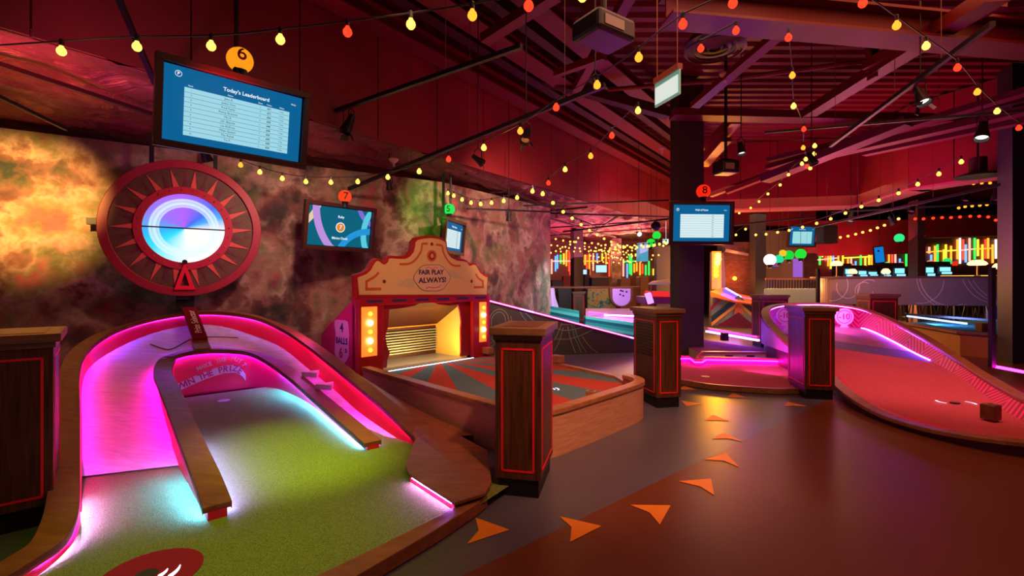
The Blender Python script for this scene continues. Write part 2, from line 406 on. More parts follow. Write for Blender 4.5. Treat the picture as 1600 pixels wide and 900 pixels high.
o = MB().tube([P(950, 140, 7.5), P(1130, 125, 7.2), P(1310, 101, 6.8), P(1450, 84, 6.6), P(1640, 68, 6.4)], .035, 8).build('sprinkler_pipe', M_steelred, smooth=True); tag(o, 'thin red sprinkler pipe running below the ceiling deck', 'pipe')
# stacked ducts to the right
k = 0
for (x0, y0, Y0, x1, y1, Y1, wd, ht) in [(1195, 280, 11.0, 1420, 190, 8.6, .34, .16), (1200, 262, 11.2, 1640, 132, 7.2, .22, .10), (1200, 250, 11.6, 1640, 145, 7.8, .16, .10), (1260, 250, 10.6, 1640, 164, 7.6, .26, .12), (1350, 240, 10.2, 1640, 180, 7.8, .2, .10)]:
    k += 1
    o = MB().bar(P(x0, y0, Y0), P(x1, y1, Y1), wd, ht).build('air_duct', mat('magenta_duct', (.17, .016, .05), .42))
    tag(o, f'ribbed wine red ceiling duct beside the diagonal track, {ORD[k-1]} of the stacked run', 'duct', 'stacked ducts')
k = 0
for (x0, y0, Y0, x1, y1, Y1) in [(1100, 258, 12, 1135, 218, 10.5), (1100, 246, 12, 1150, 190, 10), (1100, 232, 12, 1160, 172, 9.8), (1135, 300, 12, 1260, 252, 11), (1110, 305, 12.5, 1230, 262, 11.4)]:
    k += 1
    o = MB().bar(P(x0, y0, Y0), P(x1, y1, Y1), .22, .10).build('air_duct', mat('red_duct', (.20, .02, .02), .4))
    tag(o, f'red sheet duct rising behind the main column, {ORD[k-1]} of the bundle', 'duct', 'ducts behind the main column')
# the far bulkheads on the right
mb = MB(); A = P(1100, 330, 14.2); B = P(1340, 324, 13.4); C_ = P(1420, 287, 11.0); D_ = P(1575, 258, 9.4)
z0 = 3.62; pts = [A, B, C_, D_]
for i in range(3):
    p, q = pts[i].copy(), pts[i+1].copy(); p.z = q.z = z0
    d = (q-p).normalized(); nn = Vector((d.y, -d.x, 0)); L = (q-p).length; n_ = max(1, round(L/1.0))
    for j in range(n_):
        a = p+d*(L*j/n_); b = p+d*(L*(j+1)/n_-.02); H = Vector((0, 0, 1.9))
        mb.prism([a, b, b+H, a+H], -nn*.06)
    mb.prism([p-Vector((0, 0, .0)), q, q-nn*.5, p-nn*.5], (0, 0, -.05), 1)
tag(mb.build('trim_2', [M_bulk, mat('pink_lit_flange', (.42, .10, .12), .5)]), kind='structure')  # flange painted rose to carry the pink light falling on it
# lower bulkheads further off
mb = MB()
for (x0, y0, x1, y1, Y) in [(1275, 345, 1425, 405, 20)]: mb.prism([P(x0, 400, Y), P(x1+10, 396, Y), P(x1+10, y0-2, Y), P(x0, y0, Y)], (0, .3, 0))
mb.prism([P(1440, 372, 19.2), P(1575, 368, 19.2), P(1575, 335, 19.2), P(1440, 338, 19.2)], (0, .3, 0))
tag(mb.build('trim_3', M_bulk), kind='structure')
mb = MB().prism([P(1090, 352, 22), P(1275, 352, 22), P(1275, 320, 22), P(1090, 318, 22)], (0, .3, 0)); tag(mb.build('trim_4', M_bulk), kind='structure')

# ---------------- columns ----------------
def column(x0, x1, Y, ztop, split, mm, lab, depth=None, ybase=0, kink=1):
    """square column: a side face between x0..split, a front face split..x1"""
    fl = P(split, HY, Y); fr = P(x1, HY, Y*1.01); bl = P(x0, HY, Y*1.0+abs(split-x0)/F*Y*1.6)
    fl.z = fr.z = bl.z = 0; d = (fr-fl); br = bl+d
    mb = MB().prism([fl, fr, br, bl], (0, 0, ztop))
    root = mb.build('column', mm, bevel=.006); tag(root, lab, 'column')
    return root, fl, fr, bl
column(1047, 1100, 9.42, 5.5, 1062, M_purplecol, 'tall indigo square column behind the second pedestal, carrying a scoreboard')
column(891, 911, 17.5, 3.4, 897, M_purplecol, 'indigo column rising behind the small far pedestal near the mottled wall')
column(1171, 1197, 17.0, 4.2, 1180, M_purplecol, 'dark indigo column beside the glowing white globe')
column(1419, 1446, 17.0, 4.4, 1434, mat('mauve_column', (.10, .045, .055), .5), 'mauve column rising behind the curved counter')
r_, fl, fr, bl = column(1558, 1650, 8.6, 5.4, 1582, mat('navy_column', (.016, .014, .035), .45), 'thick indigo column at the end of the curved counter')

# ================= HOLE WITH THE PRIZE WHEEL =================
H6 = empty('mini_golf_hole', P(330, 760, 3.4)*1.0, label='horseshoe mini golf hole with green turf, pink walls and glowing ramp under the prize wheel', cat='mini golf hole')
H6.location = (-2.0, 3.6, 0)
outer = [P(*q) for q in [(-160, 1010, 1.72), (-30, 925, 2.05), (60, 870, 2.3), (104, 838, 2.47), (121, 800, 2.66), (125, 760, 2.95), (125, 700, 3.4), (125, 640, 3.95), (125, 580, 4.55), (138, 547, 4.98), (172, 520, 5.35), (225, 500, 5.6), (290, 488, 5.75), (345, 487, 5.86), (398, 495, 5.9), (440, 513, 5.9), (482, 541, 5.7), (522, 573, 5.3), (560, 604, 4.95), (600, 638, 4.55), (640, 676, 4.2), (650, 687, 4.12)]]
op = smooth_path(outer, 5)
base = [P(*q) for q in [(-160, 1040, 1.72), (-30, 955, 2.0), (60, 899, 2.27), (108, 856, 2.47), (124, 825, 2.66), (127, 800, 2.93), (128, 730, 3.4), (128, 665, 3.98), (128, 605, 4.55), (141, 573, 4.95), (180, 546, 5.32), (232, 523, 5.53), (290, 509, 5.68), (342, 509, 5.77), (397, 525, 5.8), (440, 543, 5.74), (480, 575, 5.5), (520, 607, 5.15), (556, 640, 4.82), (595, 668, 4.48), (634, 694, 4.16), (645, 703, 4.06)]]
bp = smooth_path(base, 5)
bp = [Vector((b.x, b.y, max(b.z, .055))) for b in bp]
mb = MB(); ribbon(mb, op, 0, .145, .035); ribbon(mb, op, 0, .005, .046); mb.build('timber_rim', M_rim, H6, smooth=False, bevel=.006)
mb = MB(); mb.loft(offset(op, .03, -.03), bp, 0, 3); mb.build('side_wall', M_redpaint, H6, smooth=True)
mb = MB(); mb.loft(offset(op, .15, -.03), [Vector((p.x, p.y, 0)) for p in offset(op, .15)], 0, 1); mb.build('outer_skirt', M_black, H6, smooth=True)
# led strips tucked beneath the rim
def strip(path, a, dz, m, parent, wd=.010, name='led_strip', lo=0, hi=None):
    pth = path[lo:hi]; mb = MB(); ribbon(mb, pth, a, a+wd, .008, 0, dz); return mb.build(name, m, parent)
strip(op, .010, -.037, LED_LIL, H6, lo=0, hi=27, name='led_strip')['label'] = 'lilac light strip'
strip(op, .012, -.037, LED_MAG, H6, lo=26, hi=46)['label'] = 'magenta light strip'
strip(op, .012, -.037, LED_VIO, H6, lo=46, hi=78)['label'] = 'violet light strip'
strip(op, .012, -.037, LED_MAG, H6, lo=77)['label'] = 'magenta light strip'
# divider
div = [P(*q) for q in [(340, 788, 2.82), (320, 735, 3.12), (300, 690, 3.48), (280, 642, 3.93), (263, 602, 4.4), (254, 579, 4.75), (262, 560, 4.98), (280, 551, 5.08), (310, 546, 5.2), (350, 545, 5.36), (395, 550, 5.52), (430, 565, 5.48), (465, 590, 5.2), (500, 620, 4.88), (545, 658, 4.4), (583, 690, 4.0)]]
dp = smooth_path(div, 5)
mb = MB(); ribbon(mb, dp, -.075, .075, .035); ribbon(mb, dp, -.075, -.071, .046); ribbon(mb, dp, .071, .075, .046); mb.build('divider_rim', M_rim, H6, bevel=.006)
# lane surface between the outer wall foot and the divider
O = bp[30:]; nO = len(O)
def resample(path, n):
    L = [0]
    for i in range(1, len(path)): L.append(L[-1]+(path[i]-path[i-1]).length)
    out = []; j = 0
    for k in range(n):
        t = L[-1]*k/(n-1)
        while j < len(L)-2 and L[j+1] < t: j += 1
        f = (t-L[j])/max(1e-9, L[j+1]-L[j]); out.append(path[j].lerp(path[j+1], min(1, f)))
    return out
dl = dp[14:]                                         # divider portion facing the ramp
I_ = [Vector((p.x, p.y, 0)) for p in offset(dl, .045)]
Oz = resample(O, 60); Iz = resample(I_, 60); dz_ = resample(dl, 60)
Iz = [Vector((i.x, i.y, max(.06, min(o.z-.02*0, d.z-.10)))) for i, o, d in zip(Iz, Oz, dz_)]
Iz[0] = P(279, 712, 3.62); Iz[0].z = .075; Oz[0].z = .08
for k in range(1, 8): Iz[k].z = min(Iz[k].z, .075+.055*k); Oz[k].z = min(Oz[k].z, .08+.06*k)
mb = MB(); mb.loft(Oz, Iz, 0, 6); o = rampo = mb.build('ramp_surface', M_track, H6, smooth=True)
o['label'] = 'pale plywood ramp curving round the back'
# divider walls (skirts down to the surfaces)
def gz(p):
    s_ = -.67*p.x+.74*p.y; t = min(1, max(0, (s_-3.7)/(5.8-3.7))); return .065+.20*t*t*(3-2*t)
mb = MB(); inn = offset(dp, -.05, -.02); mb.loft(inn, [Vector((p.x, p.y, gz(p)-.01)) for p in inn], 0, 2)
mb.build('divider_wall', M_redpaint, H6, smooth=True)
mb = MB(); out_ = offset(dp, .05, -.02); mb.loft(out_, [Vector((p.x, p.y, .05)) for p in out_], 0, 2)
mb.build('divider_wall', M_redpaint, H6, smooth=True)
for e in (0, -1):                                    # squared ends
    a = dp[e]; q = normals2d(dp)[e]; mb = MB()
    mb.poly([a-q*.05+Vector((0, 0, -.02)), a+q*.05+Vector((0, 0, -.02)), Vector((a.x, a.y, .05))+q*.05, Vector((a.x, a.y, .05))-q*.05]); mb.build('divider_end', M_redpaint, H6)
strip(dp, .056, -.037, LED_CYA, H6, lo=1, hi=11)['label'] = 'cyan light strip'
strip(dp, .056, -.037, LED_MAG, H6, lo=11, hi=45)['label'] = 'magenta light strip'
strip(dp, .056, -.037, LED_VIO, H6, lo=45, hi=-1)['label'] = 'violet light strip'
strip(dp, -.068, -.037, LED_BLU, H6, lo=1, hi=14)['label'] = 'blue light strip'
strip(dp, -.068, -.037, LED_VIO, H6, lo=30, hi=58)['label'] = 'violet light strip'
strip(dp, -.068, -.037, LED_CYA, H6, lo=57, hi=-1)['label'] = 'cyan light strip'
# green turf: left edge = outer rim / ramp, right edge = deck and right rim
u = Vector((-.67, .74, 0)); w_ = Vector((.74, .67, 0))
rows = []
def line_w(path, s_):                               # w at given s on a path
    best = None
    for p in path:
        d = abs(p.dot(u)-s_)
        if best is None or d < best[0]: best = (d, p.dot(w_))
    return best[1]
front = [P(650, 930, 2.02), P(490, 900, 2.21), P(590, 850, 2.5), P(700, 798, 2.84)]
fa = G(560, 868, .085); fb = G(712, 792, .085)
turf = MB(); vs = []; fs = []; NS, NW = 70, 40
for j in range(NS):
    s_ = .7+(5.95-.7)*j/(NS-1)
    wl = line_w(op[:48], max(s_, op[0].dot(u)))-.0 if s_ < 3.9 else line_w(dp[:30], min(s_, 5.2))
    if s_ >= 3.9:                                    # inside the divider only, both legs
        wl = line_w(dp[:28], s_) ; wr = line_w(dp[45:], s_) if s_ > 3.9 else 0
        if s_ < 4.35: wr = max(wr, line_w(op[85:], s_))
    else:
        wr = 2.2
    if 3.3 < s_ < 3.9: wl = line_w(op[:48], s_)
    if s_ < 3.9:                                     # stop under the front rim
        fd = fb-fa; nn = Vector((fd.y, -fd.x, 0)); lim = ((fa+nn.normalized()*.06)-u*s_).dot(nn)/w_.dot(nn); wr = min(2.2, lim) if s_ < 3.2 else min(2.2, max(lim, 2.0)) if s_ < 3.0 else min(2.2, lim)
        if wr < wl: wr = wl+.01
    for i in range(NW):
        ww = wl+(wr-wl)*i/(NW-1); p = u*s_+w_*ww; vs.append((p.x, p.y, gz(p)))
for j in range(NS-1):
    for i in range(NW-1): a = j*NW+i; fs.append((a, a+1, a+NW+1, a+NW))
turf.add(vs, fs)
# flat sheet under the front that reaches the front rim
turf.poly([Vector((q.x, q.y, .062)) for q in [G(-200, 1010, .06), G(490, 900, .06), fb, G(650, 700, .06), G(300, 690, .06), G(128, 708, .06), G(128, 800, .06), G(60, 890, .06)]])
turf.build('putting_green', M_green, H6, smooth=True)
# front rim and wide deck on the right
mb = MB()
fr_in = [G(300, 1000, .09), G(430, 932, .09), G(490, 901, .09), G(600, 848, .09), G(690, 803, .09), G(713, 789, .09)]
fr_out = [G(430, 1000, .085), G(510, 928, .085), G(562, 896, .085), G(680, 828, .085), G(740, 790, .085), G(762, 773, .085)]
mb.prism(fr_in+fr_out[::-1], (0, 0, -.08))
Z_ = .128
dk = [G(711, 785, Z_), G(640, 740, Z_), G(633, 727, Z_), G(649, 685, Z_), G(640, 668, .15), P(600, 630, 4.62), P(628, 634, 4.72), G(690, 664, Z_), G(762, 704, Z_), G(768, 752, Z_), G(758, 770, Z_)]
dk = [Vector((p.x, p.y, Z_ if i not in (4, 5, 6) else min(p.z, .20))) for i, p in enumerate(dk)]
mb2 = MB(); mb2.prism(dk, (0, 0, -.022)); ck = sum(dk, Vector())/len(dk)
core = [ck+(p-ck)*.93 for p in dk]; core = [Vector((p.x, p.y, .106)) for p in core]
mb2.prism(core, (0, 0, -.10))
mb.build('front_rim', M_rim, H6, bevel=.006); mb2.build('side_deck', M_rim, H6, bevel=.004)
# outside slope of the right rim (timber apron that widens)
A_ = resample(offset(op[86:], .135, -.004), 14); B_ = [Vector((-1.10, 5.07, 0)).lerp(Vector((-.34, 4.26, 0)), k/13) for k in range(14)]; B_ = [Vector((b.x, b.y, min(a.z, .16-.06*k/13))) for k, (a, b) in enumerate(zip(A_, B_))]
mb = MB(); mb.loft(A_, B_, 0, 2); mb.loft(B_, [Vector((p.x, p.y, 0)) for p in B_]); mb.poly([A_[-1], B_[-1], G(700, 675, .10), G(672, 684, .10)]); mb.build('side_deck', M_rim, H6, smooth=False)
mb = MB(); a_ = offset(op[78:], .16, -.02); mb.loft(a_, [Vector((p.x, p.y, .0)) for p in offset(op[78:], .2)], 0, 1); mb.build('rim_apron', M_rim, H6)
# notch wall with light
n0 = dk[1]; n1_ = dk[0]; td = (ck-(n0+n1_)/2); td.z = 0; td = td.normalized()
mb = MB(); a_ = n0+td*.02; b_ = n1_+td*.02
mb.prism([Vector((a_.x, a_.y, .106)), Vector((b_.x, b_.y, .106)), Vector((b_.x, b_.y, .05)), Vector((a_.x, a_.y, .05))], td*.01); mb.build('notch_wall', M_redpaint, H6)
a_ = n0.lerp(n1_, .06)+td*.016; b_ = n0.lerp(n1_, .94)+td*.016
MB().bar(Vector((a_.x, a_.y, .102)), Vector((b_.x, b_.y, .104)), .006, .004).build('led_strip', emis('led_notch', (.40, .15, 1), 260), H6)
# tee mat, cup, arrows, lettering
def disc_world(c, rx, ry, rz, z, mname, m, parent, n=36, th=.004, zf=None):
    pts = [Vector((c.x+rx*math.cos(t)*math.cos(rz)-ry*math.sin(t)*math.sin(rz), c.y+rx*math.cos(t)*math.sin(rz)+ry*math.sin(t)*math.cos(rz), z)) for t in [2*math.pi*k/n for k in range(n)]]
    return MB().prism(pts, (0, 0, th)).build(mname, m, parent)
tc_ = G(252, 884, .07)
M_berry = carpet('berry_turf', (.30, .012, .05), (.50, .03, .09), 260)
disc_world(Vector((-1.72, 2.29, 0)), .21, .21, 0, .066, 'tee_mat', M_berry, H6)
disc_world(Vector((-1.73, 2.27, 0)), .048, .048, 0, .0705, 'tee_spot', mat('dark_rubber', (.03, .025, .03), .8), H6, 20, .002)
M_glow = emis('projected_white', (.75, .8, 1), 1.6)
for rr in (.085, .135):
    pts = [Vector((-1.73+rr*math.cos(t), 2.27+rr*math.sin(t), .0705)) for t in [math.radians(-38+76*k/10) for k in range(11)]]
    pts2 = [Vector((-1.73+(rr-.028*(1-abs(k-5)/6))*math.cos(t), 2.27+(rr-.028*(1-abs(k-5)/6))*math.sin(t), .0705)) for k, t in enumerate([math.radians(-38+76*k/10) for k in range(11)])]
    mb = MB().loft(pts, pts2); mb.build('light_arc', M_glow, H6)
cup = G(350, 632, .22); cup.z = gz(cup)
disc_world(cup, .055, .055, 0, cup.z+.001, 'cup', mat('cup_white', (.6, .55, .75), .5), H6, 20, .004)
for (px, py, Y) in [(490, 583, 5.3), (512, 602, 5.08)]:      # little wedge arrows on the return lane
    c = P(px, py, Y); d = -u; q = w_
    mb = MB(); h = Vector((0, 0, .05)); b0 = Vector((c.x, c.y, c.z-.03))
    mb.prism([b0-q*.11-d*.05, b0+q*.08-d*.05, b0+d*.13-q*.015], (0, 0, .05)); mb.build('wedge_arrow', M_track, H6)
# curved lettering on the back wall of the green
def curve_text(body, size, path, s0, dz, m, parent, name, bend=0, nrm=1, sp=1.0):
    L = [0]
    for i in range(1, len(path)): L.append(L[-1]+(path[i]-path[i-1]).length)
    n = len(body)
    for k, ch in enumerate(body):
        if ch == ' ': continue
        t = s0+k*size*sp*.62; j = max(i for i in range(len(L)-1) if L[i] <= max(t, 0))
        f = (t-L[j])/(L[j+1]-L[j]); p = path[j].lerp(path[j+1], f); d = path[j+1]-path[j]; d.z = 0; d.normalize()
        ang = (k/(n-1)-.5)*bend; xd = d*math.cos(ang)+Vector((0, 0, -math.sin(ang)))
        M = frame(p+Vector((0, 0, dz-abs((k/(n-1)-.5))**2*bend*size*n*.28)), xd, Vector((0, 0, 1)))
        text(ch, size, M, m, parent, name, .001)
ip = [Vector((p.x, p.y, 0)) for p in offset(dp, -.056)]
backp = [p for p in ip[26:] ]
def wall_at(px):
    for i in range(len(backp)-1):
        a, b = backp[i], backp[i+1]; xa = CX+a.x/a.y*F; xb = CX+b.x/b.y*F
        if xa <= px <= xb: f = (px-xa)/(xb-xa+1e-9); return a.lerp(b, f)
    return backp[0]
def wpt(px, py, o=.006):
    p = wall_at(px); q = P(px, py, p.y); d = Vector((0, 0, EYE))-q; return q+d.normalized()*o
bc = [(273, 607), (290, 600), (310, 591), (330, 583), (350, 577), (368, 576), (378, 581), (384, 589)]
def bez(px):
    for (x0, y0), (x1, y1) in zip(bc, bc[1:]):
        if x0 <= px <= x1: return y0+(y1-y0)*(px-x0)/(x1-x0)
    return bc[-1][1]
xs = [277+107*k/22 for k in range(23)]
MB().loft([wpt(x, bez(x)-6+(2 if x > 375 else 0)) for x in xs], [wpt(x, bez(x)+6) for x in xs]).build('banner', M_pinkvinyl, H6)
def put(body, size, x0, x1, dy, m, sx=1.0):
    n = len(body)
    for k, ch in enumerate(body):
        if ch == ' ': continue
        x = x0+(x1-x0)*(k+.5)/n; c = wpt(x, bez(x)+dy, .012); a = wpt(x-2, bez(x-2)+dy, .012); b = wpt(x+2, bez(x+2)+dy, .012)
        text(ch, size, frame(c, b-a, Vector((0, 0, 1))), m, H6, 'lettering', .001, sx=sx, bold=.002)
put('WIN THE PRIZE', .094, 280, 379, 0, mat('magenta_vinyl', (.6, .01, .12), .5), .92)
put('MAKE THE PUTT', .062, 308, 384, -15, M_pinkvinyl, .95)
# sign post tongue across the back of the ramp
a = P(295, 484, 5.80); b = P(313, 533, 5.30)
mb = MB(); mb.bar(a+Vector((0, 0, .02)), b+Vector((0, 0, .02)), .14, .03)
sg = mb.build('sign_board', mat('sign_oxblood', (.20, .002, .004), .8, spec=.1), H6)
mb = MB(); mb.bar(P(311, 533, 5.32), P(317, 549, 5.18)+Vector((0, 0, .015)), .15, .04); mb.build('sign_bracket', M_rim, H6)
d_ = (a-b).normalized()
text('Prize Selector', .095, frame((a+b)/2+Vector((.02, -.02, .042)), d_, Vector((-d_.y, d_.x, 0)).normalized() if False else Vector((0, 0, 1)).cross(d_)), mat('gold_lettering', (.95, .7, .45), .5), H6, 'lettering', .001)
# thin dark joint line in the ramp
jl = [P(196, 512, 5.5), P(212, 527, 5.42), P(235, 538, 5.3), P(258, 546, 5.22), P(278, 545, 5.22), P(300, 532, 5.38), P(325, 527, 5.42), P(345, 527, 5.45), P(372, 528, 5.5), P(382, 518, 5.62)]

rc = caster(rampo); q = [rc(*p) for p in [(196, 512), (204, 520), (216, 527), (235, 538), (258, 546), (270, 545), (285, 537), (300, 530), (325, 527), (345, 527), (372, 528), (382, 518)]]
q = [p+Vector((0, 0, .003)) for p in q if p is not None]
if len(q) > 3: MB().tube(smooth_path(q, 3), .005, 5).build('joint_line', M_black, H6)

# ================= PRIZE WHEEL =================
def wheel():
    c = P(289, 357, 6.28); c.z += 0
    x = WD.copy(); y = Vector((0, 0, 1)); M = frame(c, x, y)          # local x along wall, y up, z toward the room
    root = empty('prize_wheel', c, label='big round spinning prize wheel with red sun rays and a glowing blue and violet screen', cat='prize wheel')
    root.rotation_euler = M.to_euler()
    def ring(r0, r1, z0, z1, name, m, n=72, bev=0):
        mb = MB(); mb.lathe([(r0, z0), (r1, z0), (r1, z1), (r0, z1), (r0, z0)], n); return mb.build(name, m, root, local=True, bevel=bev)
    R = .885
    ring(R*.885, R, -.06, .03, 'outer_ring', mat('wine_ring', (.34, .012, .035), .4), bev=.006)
    mw = wood('wheel_wood', (.07, .026, .014), (.15, .065, .035), (3, 3, 3), .5)
    ring(.40, R*.89, -.05, .0, 'wheel_face', mw)
    ring(.447, .54, -.02, .03, 'inner_ring', mat('rose_ring', (.50, .012, .05), .4), bev=.004)
    mp = mat('coral_paint', (.72, .10, .09), .5); md = mat('dark_ray', (.12, .01, .03), .5)
    for k in range(18):
        t = 2*math.pi*k/18; d = .062
        mb = MB(); base = .54; tip = .775
        v_ = [(base*math.cos(t-d), base*math.sin(t-d), .001), (base*math.cos(t+d), base*math.sin(t+d), .001), (tip*math.cos(t+.03), tip*math.sin(t+.03), .001)]
        mb.prism(v_, (0, 0, .012)); mb.build('sun_ray', mp, root, local=True)
    for k in range(18):
        t = 2*math.pi*(k+.5)/18; d = .055
        mb = MB(); v_ = [(.54*math.cos(t-d), .54*math.sin(t-d), .001), (.54*math.cos(t+d), .54*math.sin(t+d), .001), (.68*math.cos(t), .72*math.sin(t), .001)]
        mb.prism(v_, (0, 0, .006)); mb.build('dark_ray', md, root, local=True)
    for k in range(24):
        t = 2*math.pi*(k+.25)/24; mb = MB(); mb.sphere((.495*math.cos(t), .495*math.sin(t), .032), .011, 8); mb.build('stud', mat('brass_stud', (.45, .25, .18), .3, .8), root, local=True, smooth=True)
    # screen
    m = mat('wheel_screen', (0, 0, 0), .4); tc = nd(m, 'ShaderNodeTexCoord')
    gr = nd(m, 'ShaderNodeTexGradient', gradient_type='RADIAL'); mp_ = nd(m, 'ShaderNodeMapping'); mp_.inputs['Rotation'].default_value = (0, 0, math.pi)
    lk(m, tc.outputs['Object'], mp_.inputs[0]); lk(m, mp_.outputs[0], gr.inputs[0])
    ang = ramp(m, gr.outputs['Fac'], [(0, (.95, .93, .98)), (.06, (.05, .42, .95)), (.12, (.04, .15, .9)), (.26, (.45, .12, .95)), (.42, (.30, .18, .95)), (.52, (.02, .45, .95)), (.60, (.02, .75, .98)), (.68, (.45, .9, .98)), (.76, (.90, .95, .95)), (.90, (1, .97, .90)), (1, (.95, .93, .98))])
    sg = nd(m, 'ShaderNodeTexGradient', gradient_type='SPHERICAL'); mp2 = nd(m, 'ShaderNodeMapping'); mp2.inputs['Scale'].default_value = (2.2, 2.2, 2.2)
    lk(m, tc.outputs['Object'], mp2.inputs[0]); lk(m, mp2.outputs[0], sg.inputs[0])
    rg = ramp(m, sg.outputs['Fac'], [(0, (0,)*3), (.14, (.02,)*3), (.18, (.8,)*3), (.23, (.5,)*3), (.29, (.9,)*3), (.35, (.4,)*3), (.38, (.75,)*3), (.41, (.0,)*3), (1, (0,)*3)])
    mx = nd(m, 'ShaderNodeMix', data_type='RGBA'); lk(m, rg, mx.inputs[0]); lk(m, ang, mx.inputs[6]); mx.inputs[7].default_value = (.75, .95, 1, 1)
    lk(m, mx.outputs[2], bsdf(m).inputs['Emission Color']); bsdf(m).inputs['Emission Strength'].default_value = 1.05
    mb = MB(); mb.lathe([(.001, .005), (.45, .005), (.45, -.02), (.001, -.02)], 64); o = mb.build('screen', m, root, local=True)
    mb = MB(); mb.box((-.45, -.008, .02), (.45, .008, .032)); mb.build('centre_bar', M_black, root, local=True)
    for s in (1,):
        mb = MB(); o_ = [(-.115, -.80, .035), (.115, -.80, .035), (0, -.44, .035)]; i_ = [(-.05, -.75, .035), (.05, -.75, .035), (0, -.57, .035)]
        fs = [(0, 1, 4, 3), (1, 2, 5, 4), (2, 0, 3, 5)]; mb.add([Vector(p) for p in o_+i_], fs); mb.add([Vector(p)+Vector((0, 0, .03)) for p in o_+i_], fs)
        for a_, b_ in ((0, 1), (1, 2), (2, 0), (3, 4), (4, 5), (5, 3)): mb.add([Vector((o_+i_)[a_]), Vector((o_+i_)[b_]), Vector((o_+i_)[b_])+Vector((0, 0, .03)), Vector((o_+i_)[a_])+Vector((0, 0, .03))], [(0, 1, 2, 3)])
        mb.build('pointer', M_redpaint, root, local=True)
    mb = MB(); mb.lathe([(.001, 0), (.03, 0), (.03, .05), (.001, .05)], 16, Matrix.Translation((0, -.44, .02))); mb.build('pointer_knob', M_black, root, local=True)
    mb = MB(); mb.box((-.10, -1.35, -.11), (.10, -.8, -.07)); mb.box((-.09, -.93, -.07), (.05, -.86, .0)); mb.build('mounting_post', M_black, root, local=True)
    for xx in (-.36, .34):
        mb = MB(); mb.box((xx-.025, .3, -.16), (xx+.025, 1.22, -.12)); mb.build('hanger_bar', M_black, root, local=True)
    mb = MB(); mb.box((-1.02, .02, -.34), (-.8, .10, -.25)); mb.box((-.9, -.02, -.40), (.9, .14, -.12)); mb.build('wall_mount', M_black, root, local=True)
    return root
wheel()

